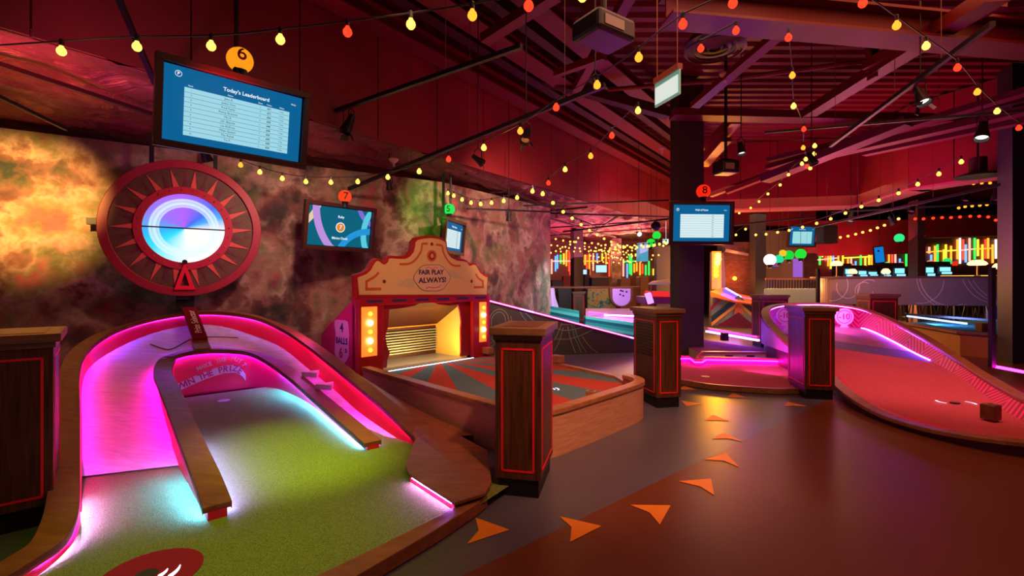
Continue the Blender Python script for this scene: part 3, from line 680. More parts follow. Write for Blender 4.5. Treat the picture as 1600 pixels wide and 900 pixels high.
# ================= SCREENS =================
M_scrblue = emis('screen_blue', (.004, .12, .30), 1.0)
M_scrpale = emis('screen_table', (.34, .68, .80), 1.0)
M_scrpale2 = emis('screen_table_pale', (.68, .86, .90), 1.0)
M_scrline = emis('screen_line', (.01, .05, .09), .6)
M_scrwhite = emis('screen_white', (.85, .95, 1), 1.0)
M_scrteal = emis('screen_teal', (.005, .12, .20), 1.0)
def tv(M, W, H, label, rows=True, style='table', ball=None, paleM=None, names=True, mount='up', mlen=.3):
    """M: local frame, x right, y up, z out of the glass; origin at the screen centre"""
    root = empty('television', M.translation, label=label, cat='television'); root.rotation_euler = M.to_euler()
    b = .055; mb = MB()
    for lo, hi in (((-W/2, -H/2, -.06), (W/2, -H/2+b, .02)), ((-W/2, H/2-b, -.06), (W/2, H/2, .02)), ((-W/2, -H/2+b, -.06), (-W/2+b, H/2-b, .02)), ((W/2-b, -H/2+b, -.06), (W/2, H/2-b, .02))): mb.box(lo, hi)
    mb.build('bezel', M_bezel, root, local=True, bevel=.004)
    mb = MB(); mb.box((-W/2+.02, -H/2+.02, -.09), (W/2-.02, H/2-.02, -.055)); mb.build('back_cover', M_black, root, local=True)
    zc_ = ceil_z(M.translation)
    if mount == 'up':
        t_ = M @ Vector((0, H*.2, -.10)); mb = MB(); mb.tube([t_, Vector((t_.x, t_.y, zc_))], .022, 8); mb.build('mount_pole', M_black, root)
    elif mount == 'back':
        mb = MB(); mb.bar(M @ Vector((0, 0, -.08)), M @ Vector((0, 0, -mlen)), .16, .12); mb.build('mount_arm', M_black, root)
    w, h = W-2*b, H-2*b
    mb = MB(); mb.box((-w/2, -h/2, -.05), (w/2, h/2, -.035)); mb.build('glass_border', M_black, root, local=True)
    w -= .02; h -= .02
    L = wm(root)
    def rect(x0, y0, x1, y1, z, name, m):
        mb = MB(); mb.box((x0*w, y0*h, z), (x1*w, y1*h, z+.0015)); return mb.build(name, m, root, local=True)
    scr = rect(-.5, -.5, .5, .5, -.034, 'screen', M_scrblue if style == 'table' else M_scrteal)
    def tx(s, size, x, y, m, z=-.029, bold=0, sh=0, nm='lettering'): text(s, size, L @ Matrix.Translation((x*w, y*h, z)), m, scr, nm, .0004, bold=bold)
    if style == 'table':
        pm = paleM or M_scrpale
        rect(-.37, -.40, .40, .245, -.032, 'score_table', pm).parent = scr
        mb = MB()
        for k in range(1, 10): yy = .245-.0645*k; mb.box((-.37*w, yy*h-.0012, -.030), (.40*w, yy*h+.0012, -.0295))
        mb.build('table_lines', M_scrline, scr, local=True)
        nm = ['Jake A.', 'Jaden Chin', 'Fred Fader', 'Penny Braxton', 'Mo R.', 'J.D. Bianchi', 'Lia McEvoy', 'Miles Queen', 'The Rebel', 'Tia P.']
        sc = [671, 671, 656, 650, 640, 636, 635, 630, 630, 630]
        if names:
            for k in range(10):
                y = .245-.0645*(k+.5); tx(str(k+1), .020, -.325, y, M_scrline); tx(nm[k], .026, -.07, y, M_scrline); tx(str(sc[k]), .024, .235, y, M_scrline, bold=.0006); tx('12', .017, .165, y, M_scrline); tx('Today', .017, .335, y, M_scrline)
            tx("Today's Leaderboard", .046, .06, .345, M_scrwhite, bold=.0008)
            tx('P', .036, -.41, .40, M_scrwhite, bold=.001); tx('Ruby', .022, .43, .37, M_scrwhite)
            mb = MB(); mb.lathe([(.022, 0), (.026, 0), (.026, .001), (.022, .001), (.022, 0)], 24, Matrix.Translation((-.41*w, .40*h, -.030))); mb.build('logo_ring', M_scrwhite, scr, local=True)
            for s, x in (('Rank', -.33), ('Name', -.06), ('Shots', .165), ('Points', .235), ('When', .335)): tx(s, .018, x, .272, M_scrwhite)
        else:
            for k in range(10):
                y = .245-.0645*(k+.5); tx('630', .026, .20, y, M_scrline)
            tx("Wall of Fame", .045, .0, .36, M_scrwhite, bold=.0008); tx('P', .036, -.42, .37, M_scrwhite, bold=.001); tx('Ruby', .026, .42, .36, M_scrwhite)
            mb = MB(); mb.lathe([(.022, 0), (.027, 0), (.027, .001), (.022, .001), (.022, 0)], 20, Matrix.Translation((-.42*w, .37*h, -.030))); mb.build('logo_ring', M_scrwhite, scr, local=True)
    if style == 'swirl':
        def arc(cx, cy, r, t0, t1, wd, m, z):
            n = 26; A = []; B = []
            for k in range(n+1):
                t = math.radians(t0+(t1-t0)*k/n)
                for lst, rr in ((A, r-wd/2), (B, r+wd/2)):
                    x = min(.5, max(-.5, cx+rr*math.cos(t)*h/w)); y = min(.5, max(-.5, cy+rr*math.sin(t))); lst.append(Vector((x*w, y*h, z)))
            MB().loft(A, B).build('swirl_band', m, scr, local=True)
        arc(-.95, .9, 1.12, -58, 0, .15, emis('swirl_cream', (.75, .62, .38), 1), -.0318)
        arc(-.42+.9, .55, 1.55, 160, 245, .19, emis('swirl_violet', (.50, .28, .72), 1), -.0312)
        arc(.62, .75, .62, 170, 280, .13, emis('swirl_purple', (.20, .16, .65), 1), -.0315)
        arc(.95, -.1, 1.0, 120, 215, .17, emis('swirl_aqua', (.10, .60, .75), 1), -.0309)
        arc(.50, -1.05, 1.0, 60, 150, .17, emis('swirl_blue', (.02, .30, .70), 1), -.0306)
        mb = MB(); mb.lathe([(.001, 0), (.075, 0), (.075, .001), (.001, .001)], 28, Matrix.Translation((0, 0, -.030))); mb.build('badge', M_scrwhite, scr, local=True)
        mb = MB(); mb.lathe([(.001, 0), (.062, 0), (.062, .001), (.001, .001)], 28, Matrix.Translation((0, 0, -.0285))); mb.build('badge', emis('badge_orange', (.8, .22, .02), 1), scr, local=True)['label'] = 'orange badge centre'
        tx('7', .085, 0, 0, M_scrwhite, -.0268, bold=.002); tx('Ruby', .05, 0, .27, M_scrwhite, bold=.001); tx('Mining Dock', .05, 0, -.29, M_scrwhite, bold=.001)
    return root
def tvframe(px0, py0, Y0, px1, Y1, lean):
    """left and right mid points of the set (pixels at depth) and its forward lean"""
    a = P(px0, py0, Y0); b = P(px1, HY, Y1); b.z = a.z; x = (b-a).normalized(); n = Vector((x.y, -x.x, 0))
    y = (Vector((0, 0, 1))+n*math.tan(lean)).normalized()
    return frame((a+b)/2, x, y), (b-a).length
M, W = tvframe(241, 153, 4.0, 481, 4.9, .16)
t1 = tv(M, W, .76, 'large hanging leaderboard screen with a full score table, below the orange globe')
M, W = tvframe(475, 350, 6.75, 585.5, 7.62, .14)
tv(M, W, .70, 'wall screen with coloured swirls and an orange seven badge', style='swirl', mount='back', mlen=.35)
a = P(699, 368, 8.3)
M = frame(a+Vector((.1, .3, 0)), Vector((.245, .97, 0)), Vector((.10, 0, 1)))
tv(M, 1.0, .62, 'screen seen almost edge-on behind the booth top, under the green globe', names=False, paleM=M_scrpale2)
M = frame(P(1097, 348.5, 8.75), Vector((1, .06, 0)), Vector((0, -.06, 1)))
tv(M, 1.19, .79, 'bright wall of fame screen mounted on the front of the main column', names=False, mount='back', mlen=.62, paleM=M_scrpale2)
M = frame(P(1254, 369, 17.5), Vector((1, .1, 0)), Vector((0, -.12, 1)))
tv(M, 1.10, .80, 'distant pale teal score screen above the green globes', names=False, paleM=emis('screen_table_teal', (.35, .75, .78), 1))

# hangers for the sets
for (p, z1, lab) in [(P(693, HY, 8.55), 3.4, 'black drop pole beside the edge-on screen in the wall corner')]:
    p = Vector(p); zb = 2.75 if z1 > 4 else 1.45+(HY-372)/F*8.4
    mb = MB(); mb.bar(Vector((p.x, p.y, zb)), Vector((p.x, p.y, z1)), .045, .045); tag(mb.build('drop_pole', M_black), lab, 'pole')

# ================= NUMBERED GLOBES =================
def globe(c, r, col, es, s, label, sp=None, glow=None):
    root = empty('globe_lamp', Vector(c)-Vector((0, 0, r+.06)), label=label, cat='globe lamp')
    mb = MB(); mb.sphere(c, r, 24); gl = mb.build('glass_globe', emis('globe_'+s+str(col), col, es), root, smooth=True)
    mb = MB(); mb.lathe([(.001, -r-.07), (r*.45, -r-.07), (r*.38, -r-.03), (r*.55, -r*.84), (r*.52, -r*.80), (.001, -r*.8)], 16, Matrix.Translation(Vector(c))); mb.build('lamp_base', M_black, root, smooth=False)
    if not s and c[1] < 16.5 : hang(root, Vector(c)+Vector((0, 0, r)))
    if sp:
        n = (Vector((0, 0, EYE))-Vector(c)); n.z = 0; n = (n.normalized()*.93+Vector(sp)*.35).normalized()
        x = Vector((0, 0, 1)).cross(n).normalized(); y = n.cross(x)
        # wrap the digit on the sphere
        cu = bpy.data.curves.new('t', 'FONT'); cu.body = s; cu.size = r*1.45; cu.align_x = 'CENTER'; cu.align_y = 'CENTER'; cu.offset = .002
        t = bpy.data.objects.new('t', cu); COL.objects.link(t); me = bpy.data.meshes.new_from_object(t); bpy.data.objects.remove(t)
        bm = bmesh.new(); bm.from_mesh(me); bmesh.ops.subdivide_edges(bm, edges=bm.edges, cuts=2, use_grid_fill=True); bm.to_mesh(me); bm.free()
        inv = wm(root).inverted()
        for v_ in me.vertices:
            q = Vector(c)+x*v_.co.x+y*v_.co.y+n*math.sqrt(max(1e-4, r*r-v_.co.x**2-v_.co.y**2)); q = Vector(c)+(q-Vector(c)).normalized()*(r+.003)
            v_.co = inv @ q
        me.materials.clear(); me.materials.append(mat('digit_ink', (.05, .01, .0), .5)); o = bpy.data.objects.new('digit', me); COL.objects.link(o); o.parent = gl
    return root
globe(P(375, 94, 4.55), .115, (1, .33, .01), 1.0, '6', 'orange glass globe numbered six above the large leaderboard screen', (.5, 0, .5))
globe(P(539, 307, 7.15), .095, (1, .06, .012), 1.0, '7', 'red-orange glass globe numbered seven above the swirl screen', (.45, 0, -.2))
globe(P(702, 327, 8.6), .10, (.02, .85, .10), 1.0, '5', 'green glass globe with a digit in the corner of the painted walls', (-.5, 0, -.2))
globe(P(1099, 299, 8.8), .125, (1, .02, .006), 1.0, '8', 'red glass globe numbered eight above the wall of fame screen', (.6, 0, 0))

# ================= PEDESTALS =================
def pedestal(x, y, rz, h, w, d, label, vents=(), lines=('front', 'right', 'left')):
    root = empty('pedestal', (x, y, 0), rz, label, 'pedestal')
    mb = MB(); mb.box((.03, .03, 0), (w-.03, d-.03, .12)); mb.build('plinth', M_black, root, local=True)
    mb = MB(); mb.box((.012, .012, .12), (w-.012, d-.012, h-.06)); mb.build('body', M_oak, root, local=True, bevel=.003)
    mb = MB(); mb.box((0, 0, h-.085), (w, d, h-.05)); mb.box((-.025, -.025, h-.05), (w+.025, d+.025, h)); mb.build('top', M_oaktop if True else M_oak, root, local=True, bevel=.005)
    mb = MB(); mb.box((.05, .07, h+.001), (w-.05, d-.07, h+.003)); mb.build('top_inlay', wood('inlay_walnut', (.09, .03, .015), (.16, .065, .035), (2, 12, 12), .35), root, local=True)
    t = .013
    def fr(face):
        mb = MB(); W = w if face in ('front', 'back') else d; i = .055; z0, z1 = .17, h-.14; q = .004
        R = [((i, z0), (W-i, z0+t)), ((i, z1-t), (W-i, z1)), ((i, z0), (i+t, z1)), ((W-i-t, z0), (W-i, z1))]
        for (a0_, b0_), (a1_, b1_) in R:
            if face == 'front': mb.box((a0_, .012-q, b0_), (a1_, .014, b1_))
            if face == 'right': mb.box((w-.014, a0_, b0_), (w-.012+q, a1_, b1_))
            if face == 'left': mb.box((.012-q, a0_, b0_), (.014, a1_, b1_))
        mb.build('red_inlay_line', M_redline, root, local=True)
    for f in lines: fr(f)
    for f in vents:
        for k in range(11):
            z = h-.20-k*.036; mb = MB()
            if f == 'left': mb.box((.004, .10, z), (.014, d-.10, z+.017))
            if f == 'right': mb.box((w-.014, .10, z), (w-.004, d-.10, z+.017))
            if f == 'front': mb.box((.10, .004, z), (w-.10, .014, z+.017))
            mb.build('vent_slot', M_black, root, local=True)
    return root
H_ = 1.147
# near pedestal: front-left corner at (-.13,3.22)
pedestal(-.13, 3.27, math.radians(-13), H_, .34, .58, 'tall dark oak pedestal standing nearest, at the curved corner of the sunburst carpet lane')
p2 = pedestal(1.655, 5.52, math.radians(12), H_, .34, .60, 'dark oak pedestal with slatted vent, in front of the main indigo column', vents=('left',))
p3 = pedestal(3.64, 5.98, math.radians(-12), H_, .36, .62, 'dark oak pedestal glowing purple on one side, at the corner of the red carpet lane')
# frame edge pedestal: corner (-2.75,2.88) is front-right
p0 = pedestal(-2.745-.36*.76, 2.89-.36*.65, math.radians(40.5), H_, .36, .60, 'dark oak pedestal cut by the picture edge, beside the horseshoe lane rim')
pedestal(2.10, 16.6, math.radians(-8), H_, .42, .55, 'small distant oak pedestal in front of an indigo column, before the colourful mural')
pedestal(7.35, 9.85, math.radians(-6), 1.22, .55, .5, 'dark oak pedestal standing before the curved counter panel')
pedestal(5.56, 10.75, math.radians(-4), 1.18, .62, .5, 'dark vented pedestal by the cream block, behind the purple lane end', vents=('front',))

# ================= FLOOR ARROWS =================
M_arrow = mat('orange_vinyl', (.86, .26, .015), .45)
AR = [[(743, 809), (796, 828), (730, 850), (748, 829)], [(874, 807), (940, 822), (891, 847), (893, 824)], [(985, 789), (1048, 790), (1031, 820), (1015, 801)], [(1060, 752), (1111, 748), (1116, 774), (1094, 760)],
      [(1100, 718), (1135, 709), (1155, 730), (1131, 720)], [(1112, 686), (1132, 676), (1160, 690), (1136, 685)], [(1101, 657), (1114, 648), (1139, 658), (1117, 657)], [(1064, 626), (1073, 635), (1097, 631), (1078, 628)],
      [(1061, 608), (1069, 603), (1088, 609), (1070, 609)], [(1136, 621), (1145, 614), (1168, 622), (1146, 621)], [(1226, 635), (1231, 628), (1261, 635), (1240, 634)]]
names_ = ['nearest the green turf', 'second from the green turf', 'third from the green turf', 'fourth from the green turf', 'fifth from the green turf', 'sixth from the green turf', 'seventh from the green turf', 'near the vented pedestal foot', 'furthest in, beside the vented pedestal', 'in the amber reflection before the rose carpet', 'at the foot of the purple-lit pedestal']
for k, pts in enumerate(AR):
    o = MB().prism([G(x, y, .002) for x, y in pts], (0, 0, .002)).build('floor_arrow', M_arrow)
    tag(o, 'orange notched arrow sticker on the floor, '+names_[k], 'floor arrow', 'orange arrows along the floor path')

# ================= SUNBURST LANE AND BOOTH =================
B0 = Vector((-1.97, 6.05, 0)); B1 = Vector((-.36, 7.85, 0)); BD = (B1-B0).normalized(); BN = Vector((BD.y, -BD.x, 0)); BL = (B1-B0).length
def onplane(px, py, o, n):
    """point where the sight line meets the booth's own face plane"""
    d = P(px, py, 1.0)-Vector((0, 0, EYE)); e = Vector((0, 0, EYE)); t = (o-e).dot(n)/d.dot(n); return e+d*t
def ub(px, py, off=0): return onplane(px, py, B0+BN*off, BN)
lane = empty('mini_golf_hole', (-.1, 5.8, 0), label='raised mini golf lane with red and teal sunburst carpet and pale timber sides', cat='mini golf hole')
LZ = .40
ring_px = [P(567, 574, 6.02), P(640, 598, 5.2), P(700, 616, 4.68), P(775, 640, 4.10)]
ring = [Vector((-1.88, 6.0, LZ)), Vector((-1.3, 5.36, LZ)), Vector((-.72, 4.73, LZ)), Vector((-.137, 4.12, LZ)), Vector((.06, 3.97, LZ)), Vector((.22, 3.93, LZ)), Vector((.38, 3.99, LZ)), Vector((.70, 4.31, LZ)), Vector((1.05, 4.68, LZ)), Vector((1.35, 5.02, LZ)), Vector((1.44, 5.2, LZ)), Vector((1.44, 5.38, LZ)), Vector((1.36, 5.55, LZ))]
rp = smooth_path(ring, 5)
mb = MB(); ribbon(mb, rp, -.0, .115, .045); mb.build('timber_rim', wood('honey_rim', (.30, .12, .045), (.50, .22, .09), (2, 9, 9), .4), lane, bevel=.006)
out_ = offset(rp, .015, -.03)
mb = MB(); mb.loft(out_, [Vector((p.x, p.y, .0)) for p in out_], 0, 1); mb.build('side_panel', M_ply, lane, smooth=True)
inn_ = offset(rp, .10, -.03); mb = MB(); mb.loft(inn_, [Vector((p.x, p.y, .24)) for p in inn_], 0, 1); mb.build('inner_side', M_rim, lane, smooth=True)
# low back rim
lb = [Vector((1.34, 5.62, .30)), Vector((1.30, 5.95, .30)), Vector((.62, 6.95, .30)), Vector((-.28, 8.1, .30))]
mb = MB(); ribbon(mb, lb, -.04, .04, .10); mb.build('back_rim', wood('honey_rim', (0,)*3, (0,)*3), lane)
for (px, Y) in [(872, 6.9), (762, 7.75)]:
    c = P(px, HY, Y); mb = MB(); mb.bar(Vector((c.x-.07, c.y+.07, .36)), Vector((c.x+.05, c.y-.06, .36)), .12, .10); mb.build('rim_block', wood('honey_rim', (0,)*3, (0,)*3), lane, bevel=.008)
# carpet with rays from the booth mouth
m = carpet('sunburst_carpet', (0,)*3, (0,)*3, 220)
tc = nd(m, 'ShaderNodeTexCoord'); mp = nd(m, 'ShaderNodeMapping'); mp.vector_type = 'POINT'
ctr = ub(686, 566, -.3); mp.inputs['Location'].default_value = (-(ctr.x-lane.location.x), -(ctr.y-lane.location.y), 0)
lk(m, tc.outputs['Object'], mp.inputs[0]); gr = nd(m, 'ShaderNodeTexGradient', gradient_type='RADIAL'); lk(m, mp.outputs[0], gr.inputs[0])
ml = math_(m, 'MULTIPLY', gr.outputs['Fac'], 18.0); fr_ = math_(m, 'FRACT', math_(m, 'ADD', ml, .30), 0); st = math_(m, 'GREATER_THAN', fr_, .5)
fz = noise(m, 220, 2, tc.outputs['Object'], .7)
ra = ramp(m, fz.outputs['Fac'], [(.3, (.46, .05, .035)), (.7, (.66, .10, .07))]); rb = ramp(m, fz.outputs['Fac'], [(.3, (.09, .16, .19)), (.7, (.16, .27, .31))])
mx = nd(m, 'ShaderNodeMix', data_type='RGBA'); lk(m, st, mx.inputs[0]); lk(m, ra, mx.inputs[6]); lk(m, rb, mx.inputs[7])
for l in list(bsdf(m).inputs['Base Color'].links): m.node_tree.links.remove(l)
lk(m, mx.outputs[2], bsdf(m).inputs['Base Color'])
poly = [Vector((p.x, p.y, .262)) for p in offset(rp, .08)]+[Vector((p.x, p.y, .262)) for p in lb[1:]]+[Vector((B1.x, B1.y, .262))+BN*.01, Vector((B0.x, B0.y, .262))+BN*.01]
mb = MB(); mb.prism(poly, (0, 0, .002)); mb.build('carpet', m, lane, origin=None)
# ball rest block and projected mark
c = P(924, 640, 4.85); c.z = .262
blk = empty('wooden_block', (c.x, c.y, c.z), -.5, 'small wooden putter block standing on the sunburst carpet near the curved corner', 'block')
MB().box((-.05, -.035, 0), (.05, .035, .10)).build('block_body', wood('honey_rim', (0,)*3, (0,)*3), blk, local=True, bevel=.008)
MB().box((-.025, -.018, .1005), (.025, .018, .102)).build('block_inset', M_black, blk, local=True)
for k, rr in enumerate((.07, .115)):
    q = G(858, 608, .266); pts = []; pts2 = []
    for j in range(9):
        t = math.radians(-35+70*j/8+10); pts.append(Vector((q.x+rr*math.cos(t), q.y+rr*math.sin(t), .2655))); pts2.append(Vector((q.x+(rr-.02)*math.cos(t), q.y+(rr-.02)*math.sin(t), .2655)))
    MB().loft(pts, pts2).build('light_arc', M_glow, lane)

booth = empty('fair_booth', B0.lerp(B1, .5), label='red fairground booth with a cream scalloped signboard and two strips of bulbs', cat='fair booth')
# signboard outline, traced in the face plane
zo = lambda x, y: (540+x/6.667, 360+y/6.667)
oz = [(112, 700), (96, 462), (150, 448), (200, 430), (240, 395), (275, 330), (300, 300), (330, 287), (365, 300), (385, 322), (402, 330), (418, 312), (432, 272), (470, 262), (560, 268), (620, 268), (655, 250), (685, 215), (700, 160), (704, 110), (740, 75), (800, 60), (880, 52), (960, 62), (1020, 85), (1056, 118), (1060, 180), (1075, 225), (1105, 262), (1160, 290), (1235, 298), (1270, 315), (1292, 348), (1330, 332), (1362, 345), (1385, 385), (1410, 425), (1440, 450), (1488, 468), (1480, 690)]
pts = [ub(*zo(*q)) for q in oz]
MB().prism(pts, -BN*.10).build('signboard_backing', M_boothred, booth, bevel=.01)
cn = sum(pts, Vector())/len(pts); zb = min(p.z for p in pts)
inner = []
for i, p in enumerate(pts):
    a = pts[i-1]; b = pts[(i+1) % len(pts)]; d = ((p-a).normalized()+(b-p).normalized()).normalized(); nn = BN.cross(d)
    if i == 0: nn = (Vector((0, 0, 1))+BD).normalized()*1.3
    elif i == len(pts)-1: nn = (Vector((0, 0, 1))-BD).normalized()*1.3
    elif i == 1: nn = (-Vector((0, 0, 1))+BD).normalized()*1.3
    elif i == len(pts)-2: nn = (-Vector((0, 0, 1))-BD).normalized()*1.3
    else:
        if nn.dot(Vector((0, 0, -1))+ (cn-p)*.4) < 0: nn = -nn
    inner.append(p+nn*.038+BN*.002)
MB().prism(inner, BN*.010).build('signboard_face', M_cream, booth)
def on(x, y, o=.0135): return ub(*zo(x, y), off=0)+BN*o
def stroke(pl, wd, m, name='painted_line', o=.0135):
    q = smooth_path([on(*p, o) for p in pl], 4) if len(pl) > 2 else [on(*p, o) for p in pl]
    A = []; B = []
    for i, p in enumerate(q):
        d = (q[min(i+1, len(q)-1)]-q[max(i-1, 0)]).normalized(); nn = BN.cross(d)*wd/2; A.append(p+nn); B.append(p-nn)
    mb = MB().loft(A, B); mb.build(name, m, booth)
stroke([(555, 352), (640, 350), (700, 325), (750, 270), (782, 210), (790, 150), (800, 140), (850, 138)], .032, M_orange)
stroke([(935, 148), (985, 155), (1003, 170), (1010, 220), (1040, 285), (1085, 345), (1130, 368), (1192, 370)], .032, M_orange)
for seg_ in ([(340, 435), (300, 480), (215, 530)], [(1350, 452), (1375, 495), (1425, 530)]): stroke(seg_, .034, M_orange)
for seg_ in ([(212, 520), (212, 625)], [(200, 612), (366, 610)], [(1425, 520), (1424, 600)], [(1328, 592), (1436, 590)]): stroke(seg_, .036, M_orange)
def blob(cx, cy, rx, ry, m, o=.0135, name='painted_dot', n=28, sc=0):
    p = [on(cx+rx*(1+sc*math.cos(6*t))*math.cos(t), cy+ry*(1+sc*math.cos(6*t))*math.sin(t), o) for t in [2*math.pi*k/n for k in range(n)]]
    MB().prism(p, BN*.002).build(name, m, booth)
M_maroon = mat('maroon_paint', (.25, .01, .02), .5)
blob(892, 143, 15, 17, M_maroon); blob(397, 532, 17, 19, M_maroon); blob(1306, 530, 12, 17, M_maroon)
blob(892, 265, 50, 60, M_orange); blob(892, 265, 30, 40, M_maroon, .017); blob(892, 265, 17, 24, mat('tan_paint', (.75, .35, .15), .5), .020)
M_rib = mat('ribbon_paint', (.62, .50, .30), .5); M_plaq = mat('plaque_paint', (.78, .50, .36), .5)
for pl in ([(512, 560), (570, 545), (525, 515), (600, 528), (620, 508), (712, 495), (712, 598), (640, 590), (580, 575)], [(1065, 405), (1150, 430), (1165, 470), (1220, 492), (1170, 500), (1120, 492), (1075, 480)]):
    MB().prism([on(*p, .0135) for p in pl], BN*.001).build('painted_ribbon', M_rib, booth)
blob(892, 495, 188, 143, mat('plaque_outline', (.10, .08, .09), .5), .0145, 'plaque_edge', 72, .03)
blob(892, 495, 183, 138, M_plaq, .0175, 'plaque', 72, .03)
def btx(s, size, x, y, m, sh=0, tilt=0, sx=1, o=.021):
    c = on(x, y, o); xd = (BD+Vector((0, 0, tilt))).normalized(); text(s, size, frame(c, xd, Vector((0, 0, 1))), m, booth, 'lettering', .001, sx=sx, bold=.003)
M_ink = mat('sign_ink', (.03, .02, .09), .5)
btx('FAIR PLAY', .095, 885, 438, M_ink, tilt=.02, sx=1.05)
btx('ALWAYS!', .105, 900, 520, M_ink, tilt=.03, sx=1.15)
M_flour = mat('flourish_red', (.65, .03, .03), .5)
stroke([(825, 400), (850, 383), (880, 395), (900, 402), (925, 385), (950, 392)], .008, M_flour, 'flourish', .021)
stroke([(985, 565), (960, 590), (900, 598), (860, 590), (835, 605), (830, 590)], .009, M_flour, 'flourish', .021)
# lower fascia strip with navy dashes
zt = ub(566, 466); zl = 1.27
def uf(u, z, off=0): return B0+BD*u+BN*off+Vector((0, 0, z))
def ufbox(mb, u0, u1, z0, z1, o0, o1, mi=0):
    vs = [uf(u, z, o) for z in (z0, z1) for (u, o) in ((u0, o0), (u1, o0), (u1, o1), (u0, o1))]
    return mb.add(vs, [(0,3,2,1),(4,5,6,7),(0,1,5,4),(1,2,6,5),(2,3,7,6),(3,0,4,7)], mi)
ufbox(MB(), .0, BL, 1.16, 1.27, -.10, -.01).build('lintel', M_boothred, booth, bevel=.004)
for k in range(6): u_ = .16+k*.385; ufbox(MB(), u_, u_+.235, 1.195, 1.228, -.01, -.006).build('navy_dash', M_navy, booth)
# front posts and stage floor
for (u0, u1) in ((0, .42), (BL-.36, BL)):
    ufbox(MB(), u0, u1, .0, 1.17, -.09, -.02).build('front_post', M_boothred, booth, bevel=.004)
# bulb boards
M_bb = mat('bulb_board', (.80, .30, .10), .5, emit=(1, .25, .02), es=.9)  # glow put into the board for the light of its bulbs
M_bA = emis('bulb_hot', (1, .72, .30), 14); M_bB = emis('bulb_amber', (1, .36, .03), 3.0)
for (u0, u1) in ((.09, .315), (BL-.225, BL-.075)):
    bd = ufbox(MB(), u0, u1, .50, 1.14, -.02, -.008).build('bulb_board', M_bb, booth)
    for k in range(5):
        hot = k in (1, 3); c_ = uf((u0+u1)/2, 1.05-k*.117, .012)
        bl = MB().sphere(c_, .036 if hot else .03, 12).build('bulb', M_bA if hot else M_bB, bd, smooth=True); bl['label'] = 'bright marquee bulb' if hot else 'dim amber marquee bulb'
# curtain frame with scalloped opening
def upx(px, py): 
    p = ub(px, py); return (p-B0).dot(BD), p.z
M_curt = mat('curtain_red', (.30, .006, .012), .6)
o_in = [upx(611, 577), upx(612, 563), upx(616, 553), upx(611, 540), upx(609, 525), upx(613, 512), upx(615, 484), upx(634, 482), upx(655, 478), upx(664, 473), upx(672, 471.5), upx(680, 472), upx(692, 476), upx(710, 478), upx(723, 476), upx(726, 488), upx(728, 505), upx(727, 513), upx(727, 530), upx(727, 560)]
n_ = len(o_in); outr = []
for (u_, z_) in o_in:
    outr.append((u_, z_))
mb = MB(); uL, uR, zT = .40, BL-.34, 1.18
f_ = [uf(u_, z_, -.10) for u_, z_ in o_in]
o_ = [uf(uL, .30, -.10)]+[uf(uL, z_, -.10) for u_, z_ in o_in[1:6]]+[uf(uL, zT, -.10)]+[uf(u_, zT, -.10) for u_, z_ in o_in[7:14]]+[uf(uR, zT, -.10)]+[uf(uR, z_, -.10) for u_, z_ in o_in[15:19]]+[uf(uR, .30, -.10)]
f_[0] = uf(o_in[0][0], .30, -.10); f_[-1] = uf(o_in[-1][0], .30, -.10)
mb.loft(f_, o_); mb.loft([p-BN*.03 for p in f_], [p-BN*.03 for p in o_]); mb.loft(f_, [p-BN*.03 for p in f_])
mb.build('curtain_surround', M_curt, booth)
# alcove behind: gold sloping ceiling, side wall, ball rack
M_gold = mat('gold_board', (.60, .30, .07), .4)
DB = -.95
mb = MB(); mb.add([uf(.30, 1.30, -.12), uf(BL-.15, 1.30, -.12), uf(BL-.15, .70, DB), uf(.30, .70, DB)], [(0, 1, 2, 3)]); mb.build('alcove_ceiling', M_gold, booth)
mb = MB(); mb.add([uf(BL-.40, .2, -.12), uf(BL-.40, 1.28, -.12), uf(BL-.40, .70, DB), uf(BL-.40, .2, DB)], [(0, 1, 2, 3)]); mb.build('alcove_side', mat('yellow_board', (.62, .42, .10), .4), booth)
ufbox(MB(), .25, BL-.38, .2, .72, DB-.03, DB).build('alcove_back', M_black, booth)
ufbox(MB(), .25, BL-.38, .2, .262, DB, .0).build('alcove_floor', mat('pale_apron', (.22, .20, .19), .35), booth)
M_slat = mat('grey_slat', (.26, .30, .30), .35, .4)
for k in range(9): z_ = .33+k*.042; ufbox(MB(), .30, BL-.40, z_, z_+.016, DB+.02, DB+.09).build('rack_slat', M_slat, booth)
# hidden back, sides
side = [uf(0, 0, -.0), uf(0, 1.24, -.0), uf(0, 1.20, -.12), uf(0, .80, -.82), uf(0, .72, -.90), uf(0, 0, -.90)]
M_sidem = mat('booth_side', (.50, .010, .13), .4)
MB().prism(side, BD*.05).build('side_panel', M_sidem, booth, bevel=.004)
MB().prism([p+BD*(BL-.05) for p in side], BD*.05).build('side_panel', M_sidem, booth, bevel=.004)
mb = MB(); mb.add([uf(0, 1.2, -.12), uf(BL, 1.2, -.12), uf(BL, .74, -.90), uf(0, .74, -.90), uf(0, 0, -.9), uf(BL, 0, -.9)], [(0, 1, 2, 3), (3, 2, 5, 4)]); mb.build('back_cover', M_dkred, booth)
